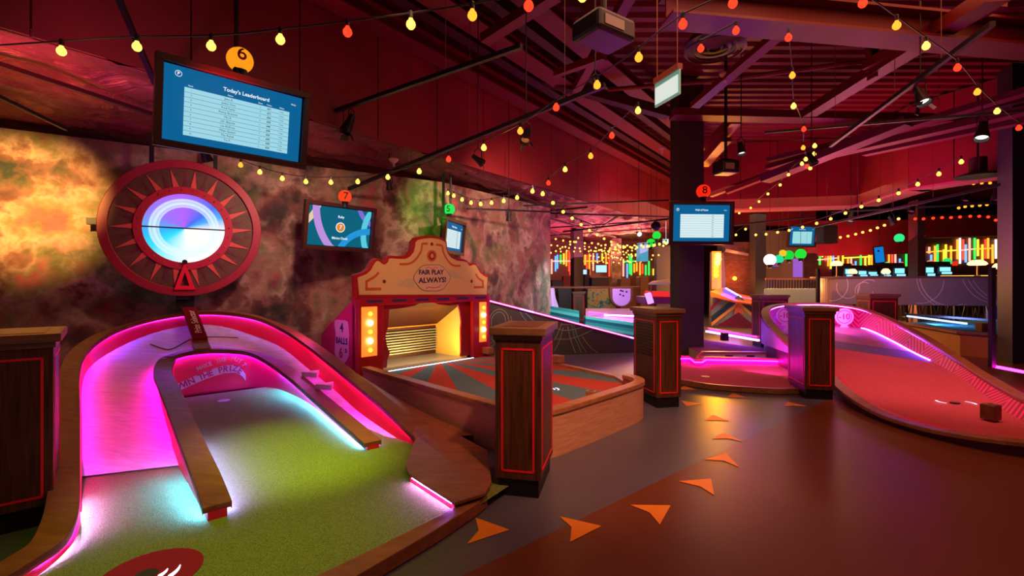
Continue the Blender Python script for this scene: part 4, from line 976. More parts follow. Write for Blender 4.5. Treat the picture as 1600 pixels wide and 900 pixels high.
# side placard
def sp_(a_, z_, o=.004): return B0-BD*o-BN*a_+Vector((0, 0, z_))
pl = [(.16, .97), (.24, .985), (.34, .98), (.43, .985), (.50, .97), (.50, .90), (.47, .80), (.49, .66), (.50, .54), (.44, .46), (.34, .41), (.30, .38), (.26, .42), (.18, .47), (.13, .54), (.14, .68), (.12, .80), (.14, .90)]
MB().prism([sp_(a_+.02, z_-.02) for a_, z_ in pl], -BD*.004).build('placard', mat('placard_pink', (.72, .38, .55), .5), booth)
for s_, size, z_, a_ in (('4', .17, .86, .33), ('BALLS', .115, .69, .33), ('6', .19, .53, .35), ('D', .07, .57, .22)):
    text(s_, size, frame(sp_(a_, z_, .011), BN, Vector((0, 0, 1))), M_ink if s_ != '6' else mat('placard_wine', (.30, .01, .08), .5), booth, 'lettering', .001, sx=1.0, bold=.003)
light(AREA, uf(BL*.55, 1.05, -.30), (1, .50, .12), 7, uf(BL*.55, .45, -.85), .8, .15)
light(AREA, uf(BL*.6, 1.10, -.18), (.55, .8, 1), 4, uf(BL*.6, .2, -.15), 1.2, .05)
light(AREA, uf(BL*.5, .32, -.16), (1, .60, .14), 32, uf(BL*.5, 1.0, -.62), 1.5, .06)  # added hidden light to brighten the gold alcove ceiling
MB().bar(uf(.44, .272, .01), uf(BL-.38, .272, .01), .010, .006).build('led_strip', emis('led_ice_strip', (.55, .85, 1), 5), booth)
light(POINT, B0-BD*.5-BN*.2+Vector((0, 0, .95)), (1, .12, .85), 5, size=.05)

# ================= RED LANE ON THE RIGHT =================
H10 = empty('mini_golf_hole', (4.9, 6.6, 0), label='long red carpet mini golf hole with chevron walls and magenta light strips', cat='mini golf hole')
rim = [P(*q) for q in [(1760, 700, 3.95), (1680, 695, 3.98), (1600, 686, 4.05), (1520, 677, 4.28), (1450, 664, 4.60), (1390, 645, 5.02), (1345, 620, 5.55), (1318, 598, 6.1), (1300, 580, 6.6), (1262, 552, 7.25), (1235, 530, 7.75), (1215, 510, 8.3), (1203, 492, 8.8), (1205, 481, 9.3), (1225, 475, 9.75), (1262, 473, 10.0), (1300, 474, 9.95), (1340, 480, 9.7), (1372, 492, 9.2), (1405, 508, 8.5), (1440, 527, 7.75), (1480, 553, 6.95), (1520, 580, 6.2), (1560, 604, 5.55), (1600, 625, 5.0), (1680, 660, 4.3), (1760, 690, 3.9)]]
# travel is clockwise seen from above, so the inside of the lane is on the right hand (negative offset)
rp10 = smooth_path(rim, 5)
M_rim2 = wood('amber_rim', (.22, .085, .028), (.40, .17, .06), (2, 9, 9), .4)
mb = MB(); ribbon(mb, rp10, .13, .0, .04); mb.build('timber_rim', M_rim2, H10, bevel=.006)
sk = offset(rp10, .10, -.03); mb = MB(); mb.loft(sk, [Vector((p.x, p.y, 0)) for p in offset(rp10, .08)], 0, 1)
mb.build('outer_skirt', mat('plum_skirt', (.10, .012, .05), .45), H10, smooth=True)
ft = [P(*q) for q in [(1760, 720, 3.98), (1680, 712, 4.02), (1600, 702, 4.10), (1520, 690, 4.33), (1450, 674, 4.66), (1392, 655, 5.08), (1352, 632, 5.6), (1330, 610, 6.15), (1318, 594, 6.6), (1285, 568, 7.2), (1262, 552, 7.7), (1240, 540, 8.2), (1222, 524, 8.65), (1228, 510, 9.1), (1246, 505, 9.45), (1268, 505, 9.7), (1300, 507, 9.7), (1340, 512, 9.4), (1362, 518, 8.95), (1395, 534, 8.3), (1430, 553, 7.6), (1468, 571, 6.9), (1510, 596, 6.12), (1545, 622, 5.5), (1580, 648, 4.95), (1660, 690, 4.25), (1740, 715, 3.88)]]
fp10 = smooth_path(ft, 5)
fp10 = [Vector((p.x, p.y, max(p.z, .085))) for p in fp10]
# chevron wall material: zigzag stripes along the wall, real paint
m = mat('chevron_paint', rough=.4); tc = nd(m, 'ShaderNodeTexCoord'); sp = nd(m, 'ShaderNodeSeparateXYZ'); lk(m, tc.outputs['UV'], sp.inputs[0])
zz = math_(m, 'PINGPONG', math_(m, 'MULTIPLY', sp.outputs[0], 1.0), .5)
st = math_(m, 'FRACT', math_(m, 'MULTIPLY', math_(m, 'ADD', sp.outputs[1], zz), 12.0), 0); gt = math_(m, 'GREATER_THAN', st, .5)
mx = nd(m, 'ShaderNodeMix', data_type='RGBA'); lk(m, gt, mx.inputs[0]); mx.inputs[6].default_value = (.92, .03, .20, 1); mx.inputs[7].default_value = (.36, .006, .07, 1)
lk(m, mx.outputs[2], bsdf(m).inputs['Base Color'])
i0 = 60
A = [p for p in offset(rp10, .03, -.03)]; B = fp10
mb = MB(); mb.loft(A[i0:], B[i0:], 0, 2); o = mb.build('chevron_wall', m, H10, smooth=True)
me = o.data; uv = me.uv_layers.new(name='UVMap'); nn_ = len(A[i0:]); L = [0]
for i in range(i0+1, len(A)): L.append(L[-1]+(B[i]-B[i-1]).length)
for lp in me.loops:
    v_ = lp.vertex_index; col_ = v_ % nn_; uv.data[lp.index].uv = (L[col_], me.vertices[v_].co.z)
mb = MB(); mb.loft(A[:i0+1], B[:i0+1], 0, 1); mb.build('side_wall', M_redpaint, H10, smooth=True)
strip(rp10, .012, -.042, LED_MAG, H10, lo=28, hi=60); strip(rp10, .012, -.042, LED_VIO, H10, lo=60, hi=105); strip(rp10, .012, -.042, LED_MAG, H10, lo=105)
strip([p for p in fp10], .0, .012, LED_VIO, H10, lo=86, hi=104)
# surfaces: rows bridging left and right feet
def foot(i): return fp10[i]
def pair(l0, l1, r0, r1, n): return resample(fp10[l0:l1+1], n), resample(fp10[r1:r0+1][::-1], n)
L1, R1_ = pair(0, 57, 130, 104, 30); L2, R2_ = pair(57, 61, 104, 99, 5); L3, R3_ = pair(61, 80, 99, 80, 16)
def rowz(a, b, c, hz=None): return a.lerp(b, c)
mb1 = MB(); mb2 = MB(); mb3 = MB()
mb1.loft(L1, R1_, 0, 10); mb2.loft(L2, R2_, 0, 10); mb3.loft(L3, R3_, 0, 10)
mb1.build('red_carpet', M_redturf, H10, smooth=True)
mb2.build('grey_band', mat('grey_strip', (.10, .085, .10), .5), H10, smooth=True)
mb3.build('timber_ramp', wood('ramp_ply', (.30, .13, .09), (.46, .22, .15), (1.5, 12, 12), .35), H10, smooth=True)
mb = MB().prism([Vector((p.x, p.y, .01)) for p in L1]+[Vector((p.x, p.y, .01)) for p in R1_][::-1], (0, 0, .05)); mb.build('lane_base', M_black, H10)
# score roundels
def roundel(px, py, Y, n, r, tag_):
    c = P(px, py, Y); n = Vector(n).normalized(); x = Vector((0, 0, 1)).cross(n).normalized(); M = frame(c, x, Vector((0, 0, 1)).cross(x).cross(x)*-1 if False else Vector((0, 0, 1)))
    M = frame(c, x, Vector((0, 0, 1)))
    mb = MB(); mb.lathe([(.001, 0), (r, 0), (r, .006), (.001, .006)], 28, M); mb.build('score_roundel', M_pinkvinyl, H10)
    mb = MB(); mb.lathe([(r*.72, .007), (r*.80, .007), (r*.80, .009), (r*.72, .009), (r*.72, .007)], 28, M); mb.build('roundel_ring', mat('magenta_vinyl', (0,)*3), H10)
    mb = MB(); mb.add([M @ Vector(p) for p in [(-r*.5, -r*1.25, .004), (r*.5, -r*1.25, .004), (r*.28, -r*.9, .006), (-r*.28, -r*.9, .006)]], [(0, 1, 2, 3)]); mb.build('roundel_foot', M_pinkvinyl, H10)
    text('-10', r*.95, M @ Matrix.Translation((0, 0, .008)), mat('magenta_vinyl', (0,)*3), H10, 'lettering', .001, bold=.003)
roundel(1226, 493, 9.0, (-.1, -1, .15), .15, 'a'); roundel(1319, 495, 9.25, (-.15, -1, .15), .165, 'b')
# projected marks and putter block
for (px, py) in ((1475, 630), (1512, 632)):
    c = G(px, py, .10)
    for rr in (.0,):
        pts = []; pts2 = []
        sgn = -1 if px < 1490 else 1
        for j in range(9):
            t = math.radians(-60+120*j/8); pts.append(Vector((c.x+sgn*.07*math.cos(t), c.y+.085*math.sin(t), .0975+.02))); pts2.append(Vector((c.x+sgn*.045*math.cos(t), c.y+.065*math.sin(t), .0975+.02)))
        MB().loft(pts, pts2).build('light_arc', M_glow, H10)
c = G(1492, 631, .10); disc_world(c, .055, .04, 0, .112, 'tee_spot', mat('dark_rubber', (0,)*3), H10, 18, .003)
M_goldblk = wood('block_oak', (.10, .035, .015), (.20, .08, .03), (6, 6, 6), .4)
c = G(1548, 656, .095)
blk = empty('wooden_block', (c.x, c.y, .10), .35, 'dark oak putter block standing on the red carpet near the white marks', 'block')
MB().box((-.062, -.06, 0), (.062, .06, .15)).build('block_body', M_goldblk, blk, local=True, bevel=.01)
MB().box((-.04, -.036, .150), (.04, .036, .153)).build('block_inset', mat('brass', (.7, .42, .10), .3, .6), blk, local=True)
MB().box((-.012, -.018, .153), (.012, .018, .155)).build('block_mark', M_black, blk, local=True)
# purple outer side of the lane end
pur = [P(1197, 492, 8.86), P(1200, 500, 8.72), P(1214, 514, 8.28), P(1234, 533, 7.75), P(1262, 556, 7.22)]
mb = MB(); pp = [p+Vector((-.10, -.02, -.04)) for p in pur]; pb = [Vector((p.x, p.y, .34)) for p in pp]
mb.loft(pp, pb, 0, 1); mb.build('end_panel', mat('lilac_panel', (.55, .36, .62), .5), H10, smooth=True)
mb = MB(); pc = [Vector((p.x+.12, p.y+.05, .34)) for p in pp]; mb.loft(pb, pc); mb.loft(pc, [Vector((p.x, p.y, 0)) for p in pc]); mb.build('end_plinth', M_dkred, H10)
light(SPOT, (3.9, 6.9, .5), (.42, .08, 1), 30, P(1215, 530, 8.2), .05, spot=100, blend=1)
light(SPOT, (4.6, 6.4, 3.4), (1, .25, .6), 160, P(1420, 520, 8.4), .1, spot=60, blend=1)  # added pink spot to brighten the chevron wall
light(AREA, P(1290, 500, 9.0)+Vector((0, 0, .2)), (1, .12, .8), 22, P(1320, 495, 9.7), .8)  # added unseen area light for the score roundels
light(AREA, P(1190, 572, 7.3)+Vector((0, 0, .1)), (.9, .1, 1), 5, P(1222, 540, 7.9), .5)
k_ = P(1213, 522, 8.18); MB().bar(k_+Vector((-.02, 0, .05)), k_+Vector((-.02, 0, -.06)), .05, .03).build('door_lock', M_black, H10)

# ================= ROSE CARPET HOLE =================
H8 = empty('mini_golf_hole', (2.6, 7.0, 0), label='low rose carpet mini golf hole edged with a magenta light strip at the column foot', cat='mini golf hole')
fr_ = [G(1000, 575, .07), G(1035, 585, .07), G(1060, 592, .07), G(1110, 600, .07), G(1160, 604, .07), G(1210, 607, .07), G(1245, 607, .07)]
bk_ = [G(1245, 572, .07), G(1200, 570, .07), G(1103, 568, .07), G(1097, 572, .07), G(1085, 572, .07), G(1078, 566, .07), G(1040, 566, .07), G(1000, 566, .07)]
MB().prism(smooth_path(fr_, 3)+bk_, (0, 0, -.06)).build('rose_carpet', M_pinkturf, H8)
sf = smooth_path(fr_, 3); mb = MB(); ribbon(mb, [p+Vector((0, 0, .008)) for p in sf], -.05, 0, .07); mb.build('front_edge', M_rim2, H8)
bw = [p for p in bk_]
mb = MB(); mb.loft([Vector((p.x, p.y, .16)) for p in bw], [Vector((p.x, p.y, .06)) for p in bw]); mb.build('back_kerb', mat('pink_kerb', (.7, .04, .25), .4), H8)
ofs = Vector((0, -.012, 0)); mb = MB()
for a, b in zip(bw[:-1], bw[1:]): mb.bar(Vector((a.x, a.y, .135))+ofs, Vector((b.x, b.y, .135))+ofs, .012, .012)
mb.build('led_strip', LED_MAG, H8)
mb = MB(); mb.loft([Vector((p.x, p.y, .18)) for p in bw], [Vector((p.x, p.y+.10, .18)) for p in bw]); mb.loft([Vector((p.x, p.y, .18)) for p in bw], [Vector((p.x, p.y, .15)) for p in bw]); mb.build('kerb_cap', M_rim, H8)
c = G(1102, 588, .075); disc_world(c, .06, .06, 0, .071, 'cup', mat('cup_white', (0,)*3), H8, 18, .003)
# decorative scroll on the column foot
mb = MB(); c = P(1092, 560, 8.35)
for k in range(3): mb.tube([c+Vector((.07*math.cos(t)*(1-.2*k)+.02*k, -.02, .09*math.sin(t)*(1-.2*k)+.05*(k-1))) for t in [j*.5 for j in range(12)]], .012, 6)
tag(mb.build('scroll_ornament', mat('copper_scroll', (.45, .20, .12), .4, .5), smooth=True), 'small curled copper scroll ornament at the foot of the main column', 'ornament')
# checked kerb block behind it
H9 = empty('mini_golf_hole', (4.2, 9.6, 0), label='low cream-sided mini golf hole with dark square inlays behind the rose carpet', cat='mini golf hole')
a = G(1100, 566, 0); b = G(1196, 566, 0); M_crm = mat('cream_panel', (.66, .46, .26), .5)
back = Vector((0, 2.6, 0))
q0 = P(1095, 565, 8.75); q0.z = 0; q1 = P(1200, 565, 8.7); q1.z = 0; q2 = P(1190, 540, 10.2); q2.z = 0
base_ = [q0, q1, Vector((q1.x+.25, q1.y+.5, 0)), Vector((4.1, 11.3, 0)), Vector((3.6, 11.6, 0))]
MB().prism(base_, (0, 0, .17)).build('cream_side', M_crm, H9)
mb = MB(); rr_ = [p+Vector((0, 0, .20)) for p in base_]; ribbon(mb, rr_[:3], -.03, .06, .04); mb.build('timber_rim', M_rim2, H9)
MB().prism([p+Vector((0, 0, .172)) for p in base_], (0, 0, .004)).build('violet_carpet', carpet('violet_turf', (.22, .03, .12), (.34, .07, .2)), H9)
for px in (1144, 1178):
    c = P(px, 560, 8.56); MB().box((c.x-.055, q0.y-.08, .06), (c.x+.065, q0.y+.02, .14)).build('square_inlay', mat('plum_inlay', (.10, .005, .03), .5), H9)
a = P(1104, 531, 11.4); b = P(1185, 547, 9.6)
MB().bar(Vector((a.x, a.y, .30)), Vector((b.x, b.y, .30)), .05, .03).build('led_strip', LED_VIO, H9)
MB().bar(Vector((a.x+.05, a.y+.1, .36)), Vector((b.x+.05, b.y+.1, .36)), .06, .04).build('back_rim', M_rim, H9)
c = P(1132, 545, 9.9); MB().box((c.x-.06, c.y-.06, .26), (c.x+.06, c.y+.06, .42)).build('marker_block', M_dkred, H9)

# ================= DARK RAMP WITH LINE ART =================
R0 = Vector((-.55, 9.35, 0)); R1 = Vector((2.62, 10.0, 0))
ramp_ = empty('mini_golf_ramp', R0.lerp(R1, .5), label='dark grey mini golf ramp painted with pastel circle lines, magenta light along its sloping top', cat='mini golf ramp')
RDv = (R1-R0); RL = RDv.length; RDn = RDv.normalized(); RNn = Vector((RDn.y, -RDn.x, 0))
def rt(px, py, o=0): return onplane(px, py, R0+RNn*o, RNn)
tl = rt(745, 465); tr = rt(1000, 531)
MB().prism([Vector((tl.x, tl.y, 0)), tl, tr, Vector((tr.x, tr.y, 0))], -RNn*.3).build('ramp_body', mat('charcoal_paint', (.055, .040, .050), .5), ramp_)
MB().bar(tl+RNn*.02, tr+RNn*.02, .03, .045).build('top_strip', mat('magenta_kerb', (.75, .05, .35), .35), ramp_)
MB().bar(tl+RNn*.045, tr+RNn*.045, .012, .014).build('led_strip', emis('led_pink', (1, .16, .62), 9), ramp_)
for f0_, f1_ in ((.25, .33), (.93, 1.0)):
    MB().bar(tl.lerp(tr, f0_)+RNn*.053, tl.lerp(tr, f1_)+RNn*.053, .008, .02).build('led_strip', emis('led_violet2', (.5, .2, 1), 12), ramp_)
cols = {'g': mat('mint_line', (.16, .34, .24), .6), 'y': mat('ochre_line', (.42, .26, .10), .6), 'w': mat('taupe_line', (.30, .26, .20), .6)}
def aline(pl, c, w_=.012):
    q = smooth_path([rt(*p)+RNn*.004 for p in pl], 4); A = []; B = []
    for i, p in enumerate(q):
        d = (q[min(i+1, len(q)-1)]-q[max(i-1, 0)]).normalized(); n_ = RNn.cross(d)*w_/2; A.append(p+n_); B.append(p-n_)
    MB().loft(A, B).build('painted_line', cols[c], ramp_)
aline([(765, 512), (765, 500), (768, 491), (774, 485), (781, 483), (788, 486), (793, 492), (795, 502)], 'w')
aline([(768, 512), (768, 500), (771, 493), (777, 488), (783, 488), (788, 493), (790, 502)], 'w')
for a_ in ([(767, 530), (773, 524), (772, 531), (766, 536), (764, 528)], [(762, 538), (768, 541), (773, 535), (768, 530)]): aline(a_, 'w', .008)
aline([(866, 512), (880, 516), (895, 515), (910, 511)], 'g'); aline([(866, 529), (885, 530), (905, 525), (926, 515)], 'g')
aline([(878, 504), (872, 520), (866, 532)], 'y'); aline([(880, 512), (873, 535), (866, 548)], 'w')
aline([(887, 510), (890, 525), (894, 538), (899, 551)], 'y'); aline([(893, 506), (897, 525), (903, 538), (908, 551)], 'g')
aline([(896, 507), (902, 525), (909, 540), (917, 551)], 'g'); aline([(910, 526), (917, 536), (925, 545), (934, 551)], 'y')
aline([(812, 486), (818, 496), (826, 505)], 'g'); aline([(821, 489), (829, 497), (838, 505)], 'g'); aline([(798, 494), (800, 505)], 'w'); aline([(876, 507), (890, 507), (905, 507)], 'w')
LED_SOFT = emis('led_soft_lilac', (.50, .25, 1), 1.8)
light(AREA, (1.9, 11.2, 1.7), (.8, .95, 1), 40, (2.0, 12.4, .7), 1.6, .3)  # added unseen area light to brighten the teal stripes
light(SPOT, (3.0, 14.0, 2.6), (1, .8, .6), 60, P(940, 470, 15.3), .1, spot=50, blend=1)  # added spot to brighten the jungle mural
# teal striped slope behind, with bright stripes
H3 = empty('mini_golf_hole', (3.0, 14, 0), label='striped teal and cyan mini golf hole glowing violet behind the dark ramp', cat='mini golf hole')
tc1 = [mat('teal_stripe', (.03, .30, .32), .4), mat('aqua_stripe', (.10, .55, .52), .4), mat('deep_teal', (.01, .12, .20), .4)]
for k in range(6):
    a = P(856, 478+k*4.2, 12.6); b = P(905, 486+k*5.0, 12.2)
    a2 = P(856, 482+k*4.2, 12.6); b2 = P(905, 491+k*5.0, 12.2)
    MB().prism([a, b, b2, a2], (0, .25, 0)).build('side_stripe', tc1[k % 3], H3)
    a = P(915, 494+k*4.2, 12.0); b = P(990, 504+k*5.0, 11.6); a2 = P(915, 498+k*4.2, 12.0); b2 = P(990, 509+k*5.0, 11.6)
    MB().prism([a, b, b2, a2], (0, .25, 0)).build('side_stripe', tc1[(k+1) % 3], H3)
MB().prism([P(915, 482, 13.4), P(990, 482, 13.2), P(992, 505, 11.7), P(915, 494, 12.1)], (0, 0, -.05)).build('violet_bed', mat('violet_bed', (.40, .14, .45), .4), H3)
for (x0, y0, Y0, x1, y1, Y1, mm) in [(920, 488, 12.6, 948, 491, 12.4, LED_MAG), (944, 492, 12.2, 990, 494, 12.1, LED_VIO), (958, 490, 12.6, 990, 493, 12.5, LED_SOFT), (862, 452, 12.5, 864, 478, 12.5, LED_SOFT)]:
    MB().bar(P(x0, y0, Y0), P(x1, y1, Y1), .03, .03).build('led_strip', mm, H3)
MB().prism([P(857, 450, 12.7), P(866, 450, 12.7), P(868, 465, 12.7), P(873, 480, 12.7), P(857, 480, 12.7)], (0, .1, 0)).build('arch_end', mat('lilac_panel', (0,)*3), H3)
# mural panel and bowl
mur = mat('jungle_mural', rough=.6); v = coords(mur, (2, 2, 2)); n = noise(mur, 2.4, 8, v, .7); n2 = noise(mur, 5, 6, v, .6)
c1 = ramp(mur, n.outputs['Fac'], [(.35, (.02, .05, .10)), (.45, (.05, .14, .10)), (.52, (.45, .30, .03)), (.58, (.50, .10, .02)), (.68, (.06, .16, .20))]); lk(mur, c1, bsdf(mur).inputs['Base Color'])
o = MB().prism([P(918, 451, 15.5), P(962, 451, 15.3), P(962, 486, 15.3), P(918, 486, 15.5)], (0, .15, 0)).build('mural_panel', mur); tag(o, 'painted jungle mural panel between the small distant pedestal and the violet bowl', 'mural')
bowl = empty('glow_bowl', P(971, 487, 14.8), label='tall violet glowing bowl-shaped target with a timber frame, next to the mural panel', cat='bowl target')
def bowlshape(r, h0, dz): return [P(971-r, h0, 14.8), P(971+r, h0, 14.8)]+[P(971+r*math.cos(t), h0+13+(r*.85+dz)*math.sin(t), 14.8) for t in [math.pi*k/12 for k in range(13)]]
MB().prism(bowlshape(18, 449.5, 2), (0, .2, 0)).build('bowl_frame', M_rim, bowl)
q = [p+Vector((0, -.02, 0)) for p in bowlshape(14, 451, 2)]
MB().prism(q, (0, .03, 0)).build('bowl_face', mat('bowl_lilac', (.7, .4, .8), .5, emit=(.45, .15, .85), es=.55), bowl)
for (dx, dy) in ((2, 4), (-2, 9), (3, 11), (8, 5), (-1, 3)): MB().sphere(P(971+dx, 451+dy, 14.7), .03, 6).build('hole_spot', M_dkred, bowl)
o = MB().prism([P(872, 451, 16.5), P(893, 451, 16.5), P(893, 486, 16.5), P(874, 486, 16.5)], (0, .2, 0)).build('low_partition', M_black); tag(o, 'dark low partition left of the small distant pedestal', 'partition')
o = MB().prism([P(856, 447.5, 16.9), P(1000, 447.5, 16.6), P(1000, 450.5, 16.6), P(856, 450.5, 16.9)], (0, .3, 0)).build('counter_ledge', M_rim); tag(o, 'long thin timber ledge along the top of the mural panel', 'ledge')
# red-lit display case
case = empty('display_case', P(1028, 478, 13.6), label='glass-topped display case with a glowing red band beside the main column', cat='display case')
MB().prism([P(1008, 475, 13.6), P(1050, 475, 13.6), P(1050, 464, 13.6), P(1008, 464, 13.6)], (0, 1, 0)).build('case_base', mat('plum_base', (.20, .01, .06), .4), case)
MB().prism([P(1018, 463, 13.55), P(1050, 464, 13.55), P(1050, 456, 13.55), P(1020, 455, 13.55)], (0, .8, 0)).build('glow_band', emis('case_red', (1, .03, .03), .9), case)
for px in (1017, 1048): MB().bar(P(px, 463, 13.5), P(px, 443, 13.5), .04, .04).build('corner_post', M_rim, case)
MB().prism([P(1013, 445, 13.4), P(1050, 444, 13.4), P(1050, 437, 14.4), P(1020, 441, 14.4)], (0, 0, .04)).build('case_roof', mat('pale_roof', (.5, .35, .3), .5), case)
o = MB().bar(P(1012, 458, 13.1), P(1017, 474, 13.1), .15, .14).build('light_stack', LED_SOFT, None); tag(o, 'small stack of violet lights at the corner of the display case', 'light')
# chevron mural hole beyond the column
V = empty('mini_golf_hole', P(1150, 520, 15.2), label='mini golf hole with a multicoloured pointed-arch mural and an orange sloping rim', cat='mini golf hole')
V.location.z = 0
def vp(px, py, o=0): return onplane(px, py, Vector((6.2, 15.6+o, 0)), Vector((.12, 1, 0)).normalized())
def vpoly(pts, m_, nm, o): MB().prism([vp(*p, o) for p in pts], (0, .03, 0)).build(nm, m_, V)
vpoly([(1111, 461), (1196, 479), (1196, 516), (1111, 508)], mat('mural_grey', (.30, .34, .28), .5), 'mural_ground', 0)
def vband(dx0, dx1, m_, o): # band of an inverted V around apex
    ax, ay = 1154, 471
    vpoly([(ax-.0, ay+dx0*.62), (ax, ay+dx1*.62), (1112, ay+33+dx1*.62), (1112, ay+33+dx0*.62)], m_, 'mural_band', o)
    vpoly([(ax, ay+dx0*.62), (ax, ay+dx1*.62), (1195, min(516, ay+36+dx1*.62)), (1195, ay+36+dx0*.62)], m_, 'mural_band', o)
vband(-8, 0, mat('mural_navy', (.02, .03, .14), .5), -.05); vband(0, 9, mat('mural_yellow', (.72, .36, .06), .5), -.06)
vband(-16, -9, mat('mural_green', (.01, .07, .06), .5), -.05)
vpoly([(1111, 485), (1128, 467), (1124, 466), (1111, 480)], mat('mural_crimson', (.45, .01, .06), .5), 'mural_band', -.05)
vpoly([(1154, 489), (1120, 509), (1187, 515)], mat('mural_plum', (.14, .005, .05), .5), 'mural_tent', -.08)
vpoly([(1154, 473), (1160, 482), (1163, 492), (1157, 490), (1154, 488), (1151, 490), (1146, 492), (1149, 482)], mat('mural_coral', (.62, .12, .08), .5), 'mural_figure', -.10)
MB().prism([vp(1110, 455, -.3), vp(1132, 449, .6), vp(1150, 458, .6), vp(1196, 468, .6), vp(1197, 477, -.3), vp(1150, 471, -.3), vp(1111, 461, -.3)], (0, 0, -.05)).build('sloping_rim', M_orange, V)
MB().prism([vp(1130, 450, .1), vp(1140, 455, .1), vp(1162, 466, .1), vp(1150, 465, .1), vp(1130, 458, .1)], (0, .05, 0)).build('blue_wall', mat('cobalt_panel', (.02, .07, .5), .5), V)
MB().bar(vp(1134, 450, 0), vp(1158, 464, 0), .03, .03).build('led_strip', LED_VIO, V); MB().bar(vp(1158, 464, 0), vp(1196, 471, 0), .04, .03).build('led_strip', emis('led_red', (1, .05, .15), 5), V)
MB().prism([vp(1110, 508, -.2), vp(1200, 517, -.2), vp(1205, 540, -.2)+Vector((0, -3, 0)), vp(1110, 540, -.2)+Vector((-.3, -3.2, 0))], (0, 0, .002)).build('timber_apron', M_rim2, V) if False else None

light(SPOT, (5.6, 12.6, 2.8), (1, .6, .4), 110, P(1150, 490, 15.4), .1, spot=60, blend=1)  # added warm spot to lift the pointed-arch mural
# ================= CREAM BLOCK, BRICK, GLOBES =================
M_cb = mat('cream_block', (.34, .32, .18), .45)
light(SPOT, P(1225, 420, 12.8), (1, .85, .2), 30, P(1230, 460, 14), .1, spot=80, blend=1)
q_ = [P(1194, HY, 14), P(1276, HY, 14), P(1276, HY, 15), P(1196, HY, 15)]
o = MB().prism([Vector((p.x, p.y, 0)) for p in q_], (0, 0, 1.45-(451-HY)/F*14)).build('cream_counter', M_cb, bevel=.02); tag(o, 'long cream counter block under amber light below the railing', 'counter')
# railing
rl = empty('railing', P(1236, 451, 14.5), label='dark slatted railing above the cream counter block', cat='railing')
for k in range(18): x = 1198+k*4.4; MB().bar(P(x, 451, 14.5), P(x, 436, 14.5), .03, .03).build('baluster', M_black, rl)
MB().bar(P(1196, 436, 14.5), P(1276, 436, 14.5), .06, .05).build('top_rail', M_rim, rl)
bm_ = mat('brick', rough=.8); bt = nd(bm_, 'ShaderNodeTexBrick'); v = coords(bm_, (1, 1, 1), (math.pi/2, 0, 0)); lk(bm_, v, bt.inputs[0])
bt.inputs['Color1'].default_value = (.20, .05, .03, 1); bt.inputs['Color2'].default_value = (.11, .03, .02, 1); bt.inputs['Mortar'].default_value = (.04, .025, .02, 1); bt.inputs['Scale'].default_value = 4; lk(bm_, bt.outputs[0], bsdf(bm_).inputs['Base Color'])
for (x0, x1, y0, Y, lab) in [(1254, 1277, 380, 18.5, 'short brick pier to the side of the distant pale teal screen'), (1128, 1172, 378, 17.5, 'rough brick wall glowing orange behind the bulb tower')]:
    o = MB().box((P(x0, HY, Y).x, Y, 0), (P(x1, HY, Y).x, Y+.4, P(0, y0, Y).z)).build('brick_panel', bm_); tag(o, lab, 'brick panel')
light(POINT, P(1148, 432, 17.0), (1, .25, .02), 30, size=.1)
light(POINT, P(1150, 400, 16.8), (1, .3, .05), 12, size=.1)
o = MB().sphere(P(1148, 435, 17.44), .07, 10).build('amber_lamp', emis('amber_bulb', (1, .35, .02), 8)); tag(o, 'small bare amber lamp glowing against the rough brick wall', 'lamp')
o = MB().prism([Vector((P(1115, 455, 16.4).x, 16.4, 0)), Vector((P(1134, 455, 16.4).x, 16.4, 0)), P(1133, 425, 16.4), P(1130, 393, 16.4), P(1117, 393, 16.4)], (0, .4, 0)).build('tower_panel', mat('grey_tower', (.22, .17, .17), .6))
tag(o, 'pale grey tapering tower panel behind the marquee bulb strip', 'panel')
bt_ = empty('bulb_tower', P(1119, 450, 15.8), label='vertical marquee light strip running yellow to red beside the main column', cat='light strip')
MB().box((P(1112, 0, 16).x, 15.9, P(0, 452, 16).z), (P(1125, 0, 16).x, 16, P(0, 393, 16).z)).build('strip_board', mat('amber_board', (.5, .1, .02), .5, emit=(1, .18, .01), es=1.6), bt_)  # board given its own glow to feed the amber floor reflection
for (px, py, c_, r_, nm) in [(1122, 399, (1, .9, .08), .09, 'y'), (1122, 405, (1, .9, .08), .10, 'y'), (1121, 411, (1, .8, .05), .09, 'y'), (1119, 418, (1, .55, .03), .08, 'o'), (1119, 424, (1, .5, .03), .08, 'o'), (1119, 430, (1, .4, .03), .08, 'o'), (1117, 438, (1, .08, .03), .07, 'r'), (1117, 443, (1, .08, .03), .07, 'r'), (1117, 447.5, (1, .08, .03), .07, 'r')]:
    b_ = MB().sphere(P(px, py, 15.85), r_, 10).build('bulb', emis('tower_'+nm, c_, {'y': 6, 'o': 3.2, 'r': 5}[nm]), bt_, smooth=True); b_['label'] = {'y': 'yellow bulb', 'o': 'amber bulb', 'r': 'red bulb'}[nm]
light(POINT, P(1119, 425, 15.0), (1, .34, .01), 260, size=.22)  # added point light for the orange streak on the floor
globe(P(1203, 406, 13.5), .16, (1, .95, .80), 2.5, '', 'large glowing white globe beside the dark indigo column')
